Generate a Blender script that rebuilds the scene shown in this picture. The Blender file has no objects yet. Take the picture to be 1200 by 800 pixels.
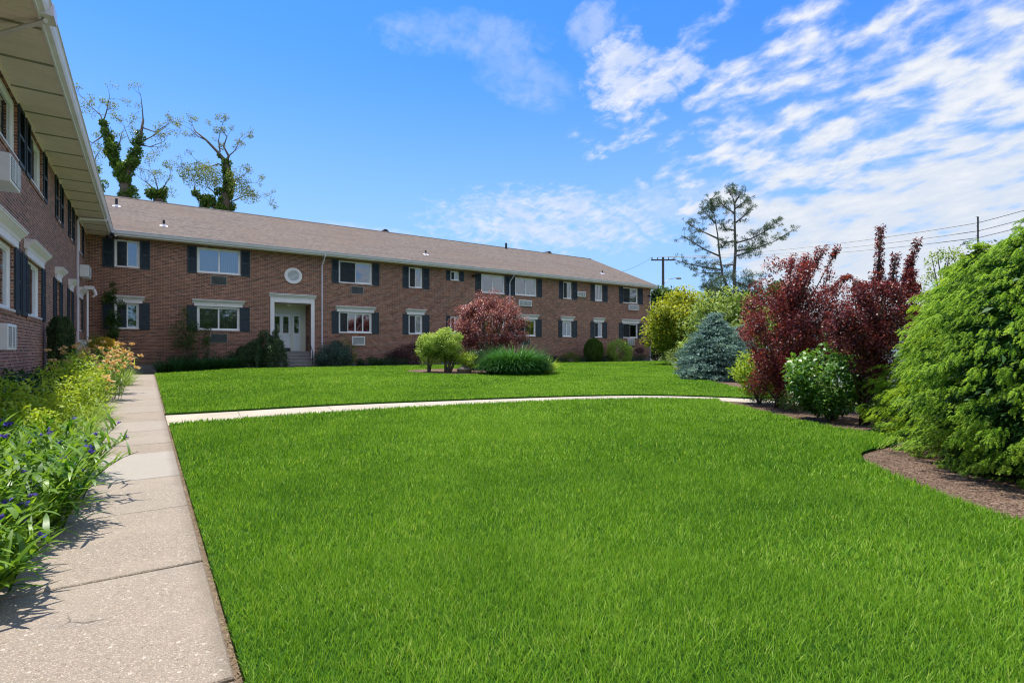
import bpy, bmesh, math, random
import numpy as np
from mathutils import Vector, Matrix

random.seed(7)
RNG = np.random.default_rng(11)
scene = bpy.context.scene
COL = scene.collection
R = math.radians

# ------------------------------------------------------------------ camera frame
F = 623.0            # focal length in pixels of the 1200 px wide photograph
CX, HY = 600.0, 410.0
EYE = 1.2
A = math.atan2(428.0, 623.0)
SA, CA = math.sin(A), math.cos(A)
XW = -2.22           # face of the left wing (looks towards +X)
YF = 30.3            # face of the long wing (looks towards -Y)

def at(px, d, lat=0.0):
    s = (px - CX) / F
    l = s * d + lat
    return (d * SA + l * CA, d * CA - l * SA)
def zat(py, d):
    return EYE + (HY - py) * d / F
def p3(px, py, d):
    x, y = at(px, d)
    return Vector((x, y, zat(py, d)))
def uF(px):          # x on the long wing's face
    s = (px - CX) / F
    d = YF / (CA - s * SA)
    return d * (SA + s * CA)
def uL(px):          # y on the left wing's face
    d = F * (-XW) / (CA * (172 - px))
    return (d - XW * SA) / CA

def sst(x, a, b):
    t = np.clip((np.asarray(x, float) - a) / (b - a), 0, 1)
    return t * t * (3 - 2 * t)
def g(x, y):
    x = np.asarray(x, float); y = np.asarray(y, float)
    base = sst(y, 5, 26) * (.13 + .14 * sst(x, .3, 4))
    t = (x - 12.5) * .76 - (y - 7) * .65
    t = np.minimum(t, (x - 9.8) * 1.0)
    base = base - 1.5 * sst(t, 2.6, 13)
    return base
def gz(x, y):
    return float(g(x, y))

# ------------------------------------------------------------------ materials
MATS = {}
class NT:
    def __init__(s, m):
        m.use_nodes = True; s.t = m.node_tree; s.t.nodes.clear()
    def n(s, kind, **kw):
        nd = s.t.nodes.new(kind)
        for k, v in kw.items():
            if k.startswith('i_'):
                key = k[2:].replace('_', ' ')
                nd.inputs[key].default_value = v
            else: setattr(nd, k, v)
        return nd
    def l(s, a, b): s.t.links.new(a, b)

def mixcol(nt, fac, a, b, mode='MIX'):
    m = nt.n('ShaderNodeMix', data_type='RGBA', blend_type=mode)
    def put(sock, v):
        if isinstance(v, (tuple, list)): sock.default_value = (*v[:3], 1)
        elif isinstance(v, (int, float)): sock.default_value = v
        else: nt.l(v, sock)
    put(m.inputs[0], fac); put(m.inputs[6], a); put(m.inputs[7], b)
    return m.outputs[2]
def math_(nt, op, a, b=0.0, c=None, clamp=False):
    m = nt.n('ShaderNodeMath', operation=op, use_clamp=clamp)
    for i, v in enumerate((a, b, c)):
        if v is None: continue
        if isinstance(v, (int, float)): m.inputs[i].default_value = v
        else: nt.l(v, m.inputs[i])
    return m.outputs[0]
def noise(nt, vec, scale, detail=3, rough=.55, dist=0.0):
    n = nt.n('ShaderNodeTexNoise'); n.inputs['Scale'].default_value = scale
    n.inputs['Detail'].default_value = detail; n.inputs['Roughness'].default_value = rough
    n.inputs['Distortion'].default_value = dist
    if vec is not None: nt.l(vec, n.inputs['Vector'])
    return n.outputs['Fac']
def ramp(nt, fac, stops):
    r = nt.n('ShaderNodeValToRGB'); e = r.color_ramp.elements
    while len(e) < len(stops): e.new(.5)
    for el, (p, c) in zip(e, stops):
        el.position = p; el.color = (*c, 1) if len(c) == 3 else c
    nt.l(fac, r.inputs[0]); return r.outputs[0]
def rampf(nt, fac, a, b):
    m = nt.n('ShaderNodeMapRange', interpolation_type='SMOOTHSTEP')
    m.inputs[1].default_value = a; m.inputs[2].default_value = b
    nt.l(fac, m.inputs[0]); return m.outputs[0]
def pos(nt): return nt.n('ShaderNodeNewGeometry').outputs['Position']

def finish(m, nt, color, rough=.6, spec=.5, bump=None, bstr=.3, bdist=.01, metal=0.0):
    p = nt.n('ShaderNodeBsdfPrincipled'); o = nt.n('ShaderNodeOutputMaterial')
    if isinstance(color, tuple): p.inputs['Base Color'].default_value = (*color[:3], 1)
    else: nt.l(color, p.inputs['Base Color'])
    if isinstance(rough, (int, float)): p.inputs['Roughness'].default_value = rough
    else: nt.l(rough, p.inputs['Roughness'])
    p.inputs['Specular IOR Level'].default_value = spec
    p.inputs['Metallic'].default_value = metal
    if bump is not None:
        b = nt.n('ShaderNodeBump'); b.inputs['Strength'].default_value = bstr
        b.inputs['Distance'].default_value = bdist
        nt.l(bump, b.inputs['Height']); nt.l(b.outputs[0], p.inputs['Normal'])
    nt.l(p.outputs[0], o.inputs[0]); return m

def paint(name, col, rough=.5, var=.12, scale=3.0, spec=.4, metal=0.0):
    if name in MATS: return MATS[name]
    m = bpy.data.materials.new(name); nt = NT(m)
    n1 = noise(nt, pos(nt), scale, 5, .6)
    n2 = noise(nt, pos(nt), scale * 9, 3)
    dark = tuple(c * (1 - var) for c in col); lite = tuple(min(1, c * (1 + var * .6)) for c in col)
    c = mixcol(nt, rampf(nt, n1, .3, .7), dark, lite)
    c = mixcol(nt, math_(nt, 'MULTIPLY', rampf(nt, n2, .55, .75), .25), c, tuple(x * .75 for x in col))
    MATS[name] = finish(m, nt, c, rough, spec, n2, .08, .004, metal)
    return m

def mat_brick(name='brick'):
    m = bpy.data.materials.new(name); nt = NT(m)
    P = pos(nt); s = nt.n('ShaderNodeSeparateXYZ'); nt.l(P, s.inputs[0])
    u = math_(nt, 'ADD', s.outputs[0], s.outputs[1])
    c = nt.n('ShaderNodeCombineXYZ'); nt.l(u, c.inputs[0]); nt.l(s.outputs[2], c.inputs[1])
    b = nt.n('ShaderNodeTexBrick'); nt.l(c.outputs[0], b.inputs['Vector'])
    b.inputs['Scale'].default_value = 1.0; b.inputs['Brick Width'].default_value = .213
    b.inputs['Row Height'].default_value = .0677; b.inputs['Mortar Size'].default_value = .0062
    b.inputs['Mortar Smooth'].default_value = .2; b.inputs['Bias'].default_value = -.1
    b.inputs['Color1'].default_value = (.44, .20, .145, 1); b.inputs['Color2'].default_value = (.20, .095, .08, 1)
    b.inputs['Mortar'].default_value = (.64, .58, .52, 1)
    # every brick its own firing
    row = math_(nt, 'FLOOR', math_(nt, 'DIVIDE', s.outputs[2], .0677))
    off = math_(nt, 'MULTIPLY', math_(nt, 'SUBTRACT', 1.0, math_(nt, 'FLOORED_MODULO', row, 2.0)), .5)
    colm = math_(nt, 'FLOOR', math_(nt, 'ADD', math_(nt, 'DIVIDE', u, .213), off))
    cid = nt.n('ShaderNodeCombineXYZ'); nt.l(colm, cid.inputs[0]); nt.l(row, cid.inputs[1])
    wn = nt.n('ShaderNodeTexWhiteNoise', noise_dimensions='2D'); nt.l(cid.outputs[0], wn.inputs['Vector'])
    face = ramp(nt, wn.outputs['Value'], [(0, (.095, .052, .045)), (.2, (.175, .080, .060)), (.55, (.24, .108, .078)), (.85, (.31, .145, .10)), (1, (.42, .22, .155))])
    n0 = noise(nt, c.outputs[0], .35, 4)
    n2 = noise(nt, P, 60, 3)
    face = mixcol(nt, 1.0, mixcol(nt, math_(nt, 'MULTIPLY', n2, .25), face, (.11, .06, .055)), (1.12, .96, .88), 'MULTIPLY')
    face = mixcol(nt, math_(nt, 'MULTIPLY', rampf(nt, n0, .35, .7), .22), face, (.34, .18, .13))
    col = mixcol(nt, b.outputs['Fac'], face, (.50, .42, .36))
    # darker towards the ground, with a noisy upper edge
    dz = rampf(nt, math_(nt, 'ADD', s.outputs[2], math_(nt, 'MULTIPLY', n0, .8)), 1.9, .4)
    col = mixcol(nt, math_(nt, 'MULTIPLY', dz, .35), col, (.10, .075, .07))
    h = math_(nt, 'ADD', math_(nt, 'MULTIPLY', b.outputs['Fac'], -1.0), math_(nt, 'MULTIPLY', n2, .3))
    MATS[name] = finish(m, nt, col, .85, .25, h, .6, .006); return m

def mat_roof():
    m = bpy.data.materials.new('shingle'); nt = NT(m)
    P = pos(nt); s = nt.n('ShaderNodeSeparateXYZ'); nt.l(P, s.inputs[0])
    c = nt.n('ShaderNodeCombineXYZ'); nt.l(s.outputs[0], c.inputs[0]); nt.l(s.outputs[1], c.inputs[1])
    b = nt.n('ShaderNodeTexBrick'); nt.l(c.outputs[0], b.inputs['Vector'])
    b.inputs['Scale'].default_value = 1; b.inputs['Brick Width'].default_value = .33
    b.inputs['Row Height'].default_value = .14; b.inputs['Mortar Size'].default_value = .008
    b.inputs['Color1'].default_value = (.185, .145, .11, 1); b.inputs['Color2'].default_value = (.10, .08, .065, 1)
    b.inputs['Mortar'].default_value = (.09, .07, .065, 1)
    n1 = noise(nt, P, 5, 5, .75); n0 = noise(nt, P, .25, 4, .6); n3 = noise(nt, P, 22, 3, .7)
    st = nt.n('ShaderNodeMapping'); st.inputs['Scale'].default_value = (.25, 1.6, 1); nt.l(P, st.inputs[0])
    n4 = noise(nt, st.outputs[0], 1.2, 4, .6)
    col = mixcol(nt, rampf(nt, n1, .38, .62), b.outputs['Color'], (.225, .18, .14))
    col = mixcol(nt, math_(nt, 'MULTIPLY', rampf(nt, n3, .45, .65), .5), col, (.12, .09, .08))
    col = mixcol(nt, math_(nt, 'MULTIPLY', rampf(nt, n0, .4, .65), .45), col, (.18, .128, .092))
    col = mixcol(nt, math_(nt, 'MULTIPLY', rampf(nt, n4, .48, .66), .5), col, (.13, .10, .085))
    MATS['roof'] = finish(m, nt, col, .95, .15, math_(nt, 'ADD', b.outputs['Fac'], n3), .4, .01); return m

def mat_concrete():
    m = bpy.data.materials.new('aggregate_concrete'); nt = NT(m)
    P = pos(nt)
    v = nt.n('ShaderNodeTexVoronoi'); v.inputs['Scale'].default_value = 135; nt.l(P, v.inputs['Vector'])
    v.inputs['Randomness'].default_value = 1
    v2 = nt.n('ShaderNodeTexVoronoi'); v2.inputs['Scale'].default_value = 55; nt.l(P, v2.inputs['Vector'])
    hs = nt.n('ShaderNodeSeparateColor'); nt.l(v.outputs['Color'], hs.inputs[0])
    hs2 = nt.n('ShaderNodeSeparateColor'); nt.l(v2.outputs['Color'], hs2.inputs[0])
    peb = ramp(nt, hs.outputs[0], [(0, (.16, .12, .085)), (.25, (.38, .31, .23)), (.5, (.50, .42, .32)), (.75, (.38, .325, .255)), (.88, (.66, .58, .48)), (1, (.36, .23, .14))])
    d = rampf(nt, v.outputs['Distance'], .35, .62)
    col = mixcol(nt, d, peb, (.30, .25, .20))
    big = math_(nt, 'MULTIPLY', rampf(nt, hs2.outputs[1], .96, .98), rampf(nt, v2.outputs['Distance'], .5, .35))
    col = mixcol(nt, big, col, (.62, .55, .47))
    n0 = noise(nt, P, 1.1, 5, .65)
    col = mixcol(nt, math_(nt, 'MULTIPLY', rampf(nt, n0, .42, .68), .35), col, (.46, .38, .29))
    n5 = noise(nt, P, 2.3, 6, .7)
    col = mixcol(nt, math_(nt, 'MULTIPLY', rampf(nt, n5, .56, .72), .4), col, (.26, .23, .21))
    at_ = nt.n('ShaderNodeAttribute', attribute_name='tone')
    col2 = mixcol(nt, at_.outputs['Fac'], col, mixcol(nt, .75, col, (.46, .43, .38)))
    crk = nt.n('ShaderNodeTexVoronoi', feature='DISTANCE_TO_EDGE'); crk.inputs['Scale'].default_value = .55
    wp = nt.n('ShaderNodeTexNoise'); wp.inputs['Scale'].default_value = 3.0; wp.inputs['Detail'].default_value = 5; nt.l(P, wp.inputs['Vector'])
    wa = nt.n('ShaderNodeVectorMath', operation='MULTIPLY_ADD'); nt.l(wp.outputs['Color'], wa.inputs[0]); wa.inputs[1].default_value = (.35, .35, 0); nt.l(P, wa.inputs[2]); nt.l(wa.outputs[0], crk.inputs['Vector'])
    cf = math_(nt, 'MULTIPLY', rampf(nt, crk.outputs['Distance'], .0035, .0015), rampf(nt, noise(nt, P, .6, 2), .56, .60))
    col2 = mixcol(nt, math_(nt, 'MULTIPLY', cf, .8), col2, (.08, .07, .055))
    sx_ = nt.n('ShaderNodeSeparateXYZ'); nt.l(P, sx_.inputs[0])
    ed = math_(nt, 'ADD', rampf(nt, math_(nt, 'ADD', sx_.outputs[0], math_(nt, 'MULTIPLY', n5, .14)), .24, .34), rampf(nt, math_(nt, 'ADD', sx_.outputs[0], math_(nt, 'MULTIPLY', n5, .3)), -.62, -.80))
    col2 = mixcol(nt, math_(nt, 'MULTIPLY', ed, .5), col2, (.17, .14, .105))
    h = math_(nt, 'MULTIPLY', d, -1.0)
    col2 = mixcol(nt, 1.0, col2, (.88, .845, .80), 'MULTIPLY')
    MATS['concrete'] = finish(m, nt, col2, .85, .3, h, .5, .004); return m

def mat_plainconc(name, c0, c1):
    m = bpy.data.materials.new(name); nt = NT(m); P = pos(nt)
    n0 = noise(nt, P, 1.3, 6, .65); n1 = noise(nt, P, 40, 4, .7)
    col = mixcol(nt, rampf(nt, n0, .3, .7), c0, c1)
    col = mixcol(nt, math_(nt, 'MULTIPLY', rampf(nt, n1, .45, .7), .4), col, tuple(x * .6 for x in c0))
    MATS[name] = finish(m, nt, col, .85, .3, n1, .25, .004); return m

def mat_mulch():
    m = bpy.data.materials.new('mulch'); nt = NT(m); P = pos(nt)
    v = nt.n('ShaderNodeTexVoronoi'); v.inputs['Scale'].default_value = 85; nt.l(P, v.inputs['Vector'])
    hs = nt.n('ShaderNodeSeparateColor'); nt.l(v.outputs['Color'], hs.inputs[0])
    col = ramp(nt, hs.outputs[0], [(0, (.06, .035, .022)), (.4, (.16, .095, .06)), (.7, (.27, .175, .115)), (1, (.40, .29, .20))])
    n0 = noise(nt, P, 2.0, 5, .7)
    col = mixcol(nt, math_(nt, 'MULTIPLY', rampf(nt, n0, .4, .7), .5), col, (.11, .065, .042))
    MATS['mulch'] = finish(m, nt, col, .95, .15, v.outputs['Distance'], .9, .02); return m

def mat_soil(name, a, b, sc=1.0):
    m = bpy.data.materials.new(name); nt = NT(m); P = pos(nt)
    n0 = noise(nt, P, .12 * sc, 5, .6); n1 = noise(nt, P, 6 * sc, 5, .75); n2 = noise(nt, P, 55, 3, .7)
    col = mixcol(nt, rampf(nt, n0, .35, .65), a, b)
    col = mixcol(nt, math_(nt, 'MULTIPLY', rampf(nt, n1, .4, .65), .5), col, tuple(x * .55 for x in a))
    MATS[name] = finish(m, nt, col, .95, .1, n2, .7, .02); return m

def mat_leaf(name, dark, lite, trans=.35, rough=.5, gloss=.25, third=None):
    """two-tone leaf: every leaf carries its own 'tone'"""
    if name in MATS: return MATS[name]
    m = bpy.data.materials.new(name); nt = NT(m)
    a = nt.n('ShaderNodeAttribute', attribute_name='tone')
    n0 = noise(nt, pos(nt), 1.7, 3)
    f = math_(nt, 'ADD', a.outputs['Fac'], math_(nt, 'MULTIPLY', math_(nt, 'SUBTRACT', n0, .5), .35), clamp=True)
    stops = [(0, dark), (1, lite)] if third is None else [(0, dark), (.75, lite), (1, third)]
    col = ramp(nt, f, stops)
    p = nt.n('ShaderNodeBsdfPrincipled'); p.inputs['Roughness'].default_value = rough
    p.inputs['Specular IOR Level'].default_value = gloss
    nt.l(col, p.inputs['Base Color'])
    tr = nt.n('ShaderNodeBsdfTranslucent')
    tcol = mixcol(nt, 1.0, col, (1.25, 1.15, .55), 'MULTIPLY')
    nt.l(tcol, tr.inputs['Color'])
    mx = nt.n('ShaderNodeMixShader'); mx.inputs[0].default_value = trans
    nt.l(p.outputs[0], mx.inputs[1]); nt.l(tr.outputs[0], mx.inputs[2])
    o = nt.n('ShaderNodeOutputMaterial'); nt.l(mx.outputs[0], o.inputs[0])
    MATS[name] = m; return m

def mat_glass():
    m = bpy.data.materials.new('window_glass'); nt = NT(m)
    t = nt.n('ShaderNodeBsdfTransparent'); t.inputs[0].default_value = (.42, .46, .46, 1)
    gl = nt.n('ShaderNodeBsdfGlossy'); gl.inputs['Roughness'].default_value = .02
    gl.inputs['Color'].default_value = (.9, .95, 1, 1)
    n0 = noise(nt, pos(nt), 1.4, 2); b = nt.n('ShaderNodeBump'); b.inputs['Strength'].default_value = .12
    b.inputs['Distance'].default_value = .03; nt.l(n0, b.inputs['Height']); nt.l(b.outputs[0], gl.inputs['Normal'])
    fr = nt.n('ShaderNodeFresnel'); fr.inputs[0].default_value = 1.6
    fac = math_(nt, 'ADD', math_(nt, 'MULTIPLY', fr.outputs[0], 1.3), .16, clamp=True)
    mx = nt.n('ShaderNodeMixShader'); nt.l(fac, mx.inputs[0]); nt.l(t.outputs[0], mx.inputs[1]); nt.l(gl.outputs[0], mx.inputs[2])
    o = nt.n('ShaderNodeOutputMaterial'); nt.l(mx.outputs[0], o.inputs[0])
    MATS['glass'] = m; return m

def mat_screen():
    m = bpy.data.materials.new('insect_screen'); nt = NT(m)
    t = nt.n('ShaderNodeBsdfTransparent'); d = nt.n('ShaderNodeBsdfDiffuse'); d.inputs[0].default_value = (.05, .055, .06, 1)
    mx = nt.n('ShaderNodeMixShader'); mx.inputs[0].default_value = .55; nt.l(t.outputs[0], mx.inputs[1]); nt.l(d.outputs[0], mx.inputs[2])
    o = nt.n('ShaderNodeOutputMaterial'); nt.l(mx.outputs[0], o.inputs[0]); MATS['screen'] = m
mat_screen()
def mat_blind():
    m = bpy.data.materials.new('vertical_blind'); nt = NT(m)
    s = nt.n('ShaderNodeSeparateXYZ'); nt.l(pos(nt), s.inputs[0])
    u = math_(nt, 'ADD', s.outputs[0], s.outputs[1])
    w = math_(nt, 'FRACT', math_(nt, 'MULTIPLY', u, 11.0))
    col = mixcol(nt, rampf(nt, w, .75, .95), (.62, .60, .55), (.34, .33, .30))
    MATS['blind'] = finish(m, nt, col, .8, .2); return m

def mat_bark(name, a, b):
    m = bpy.data.materials.new(name); nt = NT(m)
    mp = nt.n('ShaderNodeMapping'); mp.inputs['Scale'].default_value = (6, 6, 1.2); nt.l(pos(nt), mp.inputs[0])
    n0 = noise(nt, mp.outputs[0], 4, 5, .7)
    MATS[name] = finish(m, nt, mixcol(nt, rampf(nt, n0, .35, .65), a, b), .9, .15, n0, .8, .02); return m

mat_brick(); mat_roof(); mat_concrete(); mat_mulch(); mat_glass(); mat_blind()
mat_plainconc('foundation', (.20, .21, .22), (.30, .30, .30))
mat_plainconc('step_stone', (.24, .23, .22), (.33, .31, .29))
mat_plainconc('walk', (.42, .36, .26), (.52, .45, .33))
mat_plainconc('asphalt', (.05, .05, .05), (.07, .07, .07))
mat_soil('soil', (.10, .14, .04), (.16, .15, .07))
mat_soil('turf_soil', (.02, .07, .006), (.035, .10, .008), 3)
mat_soil('dirt', (.17, .12, .08), (.24, .18, .12), 4)
mat_bark('bark', (.055, .04, .03), (.14, .11, .085))
mat_bark('bark_grey', (.09, .075, .06), (.22, .19, .155))
WHITE = paint('white_trim', (.87, .81, .86), .45, .05)
VINYL = paint('white_vinyl', (.87, .85, .87), .35, .03)
SOFFIT = paint('soffit_cream', (.94, .77, .76), .55, .05)
SOFDARK = paint('soffit_vent', (.33, .30, .24), .7, .2)
GUTTER = paint('gutter_white', (.84, .78, .90), .35, .06)
SHUT = paint('shutter_navy', (.026, .042, .060), .5, .3, 8)
ACW = paint('ac_white', (.82, .80, .84), .45, .05)
ACG = paint('ac_grille', (.17, .18, .18), .5, .25, 20)
ACD = paint('ac_dark', (.045, .05, .055), .5, .3, 12)
DOORW = paint('door_white', (.74, .78, .82), .4, .04)
BLACK = paint('black_metal', (.015, .015, .017), .4, .3)
STEEL = paint('galvanised', (.42, .43, .44), .35, .15, 6, .5, .8)
TIMB = paint('pole_timber', (.13, .10, .085), .85, .3, 4)
WOODW = paint('picket_white', (.72, .72, .70), .6, .1)

# ------------------------------------------------------------------ mesh helpers
def link(o, parent=None):
    COL.objects.link(o)
    if parent is not None: o.parent = parent
    return o
def tag(o, label=None, cat=None, group=None, kind=None):
    if label: o['label'] = label
    if cat: o['category'] = cat
    if group: o['group'] = group
    if kind: o['kind'] = kind
    return o
def empty(name, loc, label=None, cat=None, group=None):
    o = bpy.data.objects.new(name, None); o.empty_display_size = .3
    o.location = loc; link(o); tag(o, label, cat, group); return o

class MB:
    """box / quad / tube collector, world coordinates (or local, when an origin is given)"""
    def __init__(s, o=(0, 0, 0)): s.v = []; s.f = []; s.t = []; s.o = Vector(o)
    def quad(s, *pts, tone=0):
        n = len(s.v); s.v += [Vector(p) - s.o for p in pts]; s.f.append(tuple(range(n, n + len(pts)))); s.t.append(tone)
    def box(s, x0, y0, z0, x1, y1, z1, tone=0):
        x0, x1 = min(x0, x1), max(x0, x1); y0, y1 = min(y0, y1), max(y0, y1); z0, z1 = min(z0, z1), max(z0, z1)
        n = len(s.v)
        s.v += [Vector(p) - s.o for p in ((x0, y0, z0), (x1, y0, z0), (x1, y1, z0), (x0, y1, z0), (x0, y0, z1), (x1, y0, z1), (x1, y1, z1), (x0, y1, z1))]
        for q in ((0, 3, 2, 1), (4, 5, 6, 7), (0, 1, 5, 4), (1, 2, 6, 5), (2, 3, 7, 6), (3, 0, 4, 7)):
            s.f.append(tuple(n + i for i in q)); s.t.append(tone)
    def prism(s, prof, a, b, cap=True):
        """profile: list of (Vector at end a); swept by b-a"""
        n = len(s.v); k = len(prof); dv = Vector(b) - Vector(a)
        s.v += [Vector(p) - s.o for p in prof] + [Vector(p) + dv - s.o for p in prof]
        for i in range(k):
            j = (i + 1) % k; s.f.append((n + i, n + j, n + k + j, n + k + i)); s.t.append(0)
        if cap:
            s.f.append(tuple(n + i for i in range(k))[::-1]); s.f.append(tuple(n + k + i for i in range(k))); s.t += [0, 0]
    def tube(s, pts, rad, sides=6, cap=True):
        pts = [Vector(p) for p in pts]
        if isinstance(rad, (int, float)): rad = [rad] * len(pts)
        n0 = len(s.v); prev = None
        for i, p in enumerate(pts):
            d = (pts[min(i + 1, len(pts) - 1)] - pts[max(i - 1, 0)])
            if d.length < 1e-6: d = Vector((0, 0, 1))
            d.normalize()
            if prev is None:
                ax = Vector((1, 0, 0)) if abs(d.x) < .8 else Vector((0, 1, 0)); u = d.cross(ax).normalized()
            else:
                u = (prev - d * prev.dot(d)).normalized()
            prev = u; w = d.cross(u)
            for k in range(sides):
                a = 2 * math.pi * k / sides
                s.v.append(p + (u * math.cos(a) + w * math.sin(a)) * rad[i] - s.o)
        for i in range(len(pts) - 1):
            for k in range(sides):
                a = n0 + i * sides + k; b = n0 + i * sides + (k + 1) % sides
                s.f.append((a, b, b + sides, a + sides)); s.t.append(0)
        if cap:
            s.f.append(tuple(n0 + k for k in range(sides))[::-1])
            e = n0 + (len(pts) - 1) * sides
            s.f.append(tuple(e + k for k in range(sides))); s.t += [0, 0]
    def mesh(s, name, mat, smooth=False, tones=False):
        me = bpy.data.meshes.new(name); me.from_pydata([tuple(v) for v in s.v], [], s.f)
        if tones:
            a = me.attributes.new('tone', 'FLOAT', 'FACE'); a.data.foreach_set('value', s.t)
        me.materials.append(mat if not isinstance(mat, str) else MATS[mat])
        if smooth: me.polygons.foreach_set('use_smooth', [True] * len(me.polygons))
        me.update(); return me
    def build(s, name, mat, parent=None, smooth=False, tones=False, bevel=0):
        o = bpy.data.objects.new(name, s.mesh(name, mat, smooth, tones))
        if parent is None and s.o.length: o.location = s.o
        link(o, parent)
        if bevel:
            b = o.modifiers.new('bevel', 'BEVEL'); b.width = bevel; b.segments = 1; b.limit_method = 'ANGLE'
        return o

def npmesh(name, V, tone, mat, parent=None, k=4, smooth=False, loc=None):
    """V (n,k,3) -> one face each"""
    n = V.shape[0]
    me = bpy.data.meshes.new(name)
    me.vertices.add(n * k); me.vertices.foreach_set('co', V.reshape(-1).astype(np.float32))
    me.loops.add(n * k); me.loops.foreach_set('vertex_index', np.arange(n * k, dtype=np.int32))
    me.polygons.add(n); me.polygons.foreach_set('loop_start', (np.arange(n) * k).astype(np.int32))
    me.polygons.foreach_set('loop_total', np.full(n, k, np.int32))
    a = me.attributes.new('tone', 'FLOAT', 'FACE'); a.data.foreach_set('value', tone.astype(np.float32))
    me.materials.append(MATS[mat] if isinstance(mat, str) else mat)
    me.update(calc_edges=True)
    o = bpy.data.objects.new(name, me); link(o, parent)
    if loc is not None: o.location = loc
    return o

def stripmesh(name, rows, tone, mat, parent=None):
    """rows (n, s+1, 2, 3): ribbons; shared vertices inside each ribbon"""
    n, r = rows.shape[:2]; s = r - 1
    V = rows.reshape(-1, 3)
    base = (np.arange(n) * r * 2)[:, None, None]
    i = np.arange(s)[None, :, None] * 2
    q = base + i + np.array([0, 1, 3, 2])[None, None, :]
    me = bpy.data.meshes.new(name)
    me.vertices.add(len(V)); me.vertices.foreach_set('co', V.reshape(-1).astype(np.float32))
    nf = n * s
    me.loops.add(nf * 4); me.loops.foreach_set('vertex_index', q.reshape(-1).astype(np.int32))
    me.polygons.add(nf); me.polygons.foreach_set('loop_start', (np.arange(nf) * 4).astype(np.int32))
    me.polygons.foreach_set('loop_total', np.full(nf, 4, np.int32))
    a = me.attributes.new('tone', 'FLOAT', 'FACE'); a.data.foreach_set('value', np.repeat(tone, s).astype(np.float32))
    me.polygons.foreach_set('use_smooth', np.ones(nf, bool))
    me.materials.append(MATS[mat] if isinstance(mat, str) else mat)
    me.update(calc_edges=True)
    o = bpy.data.objects.new(name, me); link(o, parent); return o

def unit(v): return v / (np.linalg.norm(v, axis=-1, keepdims=True) + 1e-9)
def rdir(n): return unit(RNG.normal(size=(n, 3)))

def leaf_quads(P, D, N, L, W, fold=.25):
    D = unit(D); S = unit(np.cross(D, N)); N = unit(np.cross(S, D))
    L = np.asarray(L).reshape(-1, 1); W = np.asarray(W).reshape(-1, 1)
    q = np.stack([P, P + D * L * .45 + S * W * .5 + N * W * fold, P + D * L - N * L * .08, P + D * L * .45 - S * W * .5 + N * W * fold], axis=1)
    return q
def blade_rows(P, az, L, W, lean, curl, seg=3, tipw=.08):
    n = len(P); L = np.asarray(L) * np.ones(n); W = np.asarray(W) * np.ones(n)
    hx = np.cos(az); hy = np.sin(az); side = np.stack([-hy, hx, np.zeros(n)], 1)
    rows = np.zeros((n, seg + 1, 2, 3)); p = P.copy()
    for i in range(seg + 1):
        t = i / seg
        w = W * (tipw if i == seg else (1 - .45 * t ** 2) * (.8 if i == 0 else 1.0))
        rows[:, i, 0] = p - side * w[:, None] / 2; rows[:, i, 1] = p + side * w[:, None] / 2
        th = lean + curl * (t + .5 / seg)
        st = (L / seg)[:, None]
        p = p + st * np.stack([hx * np.sin(th), hy * np.sin(th), np.cos(th)], 1)
    return rows

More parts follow.
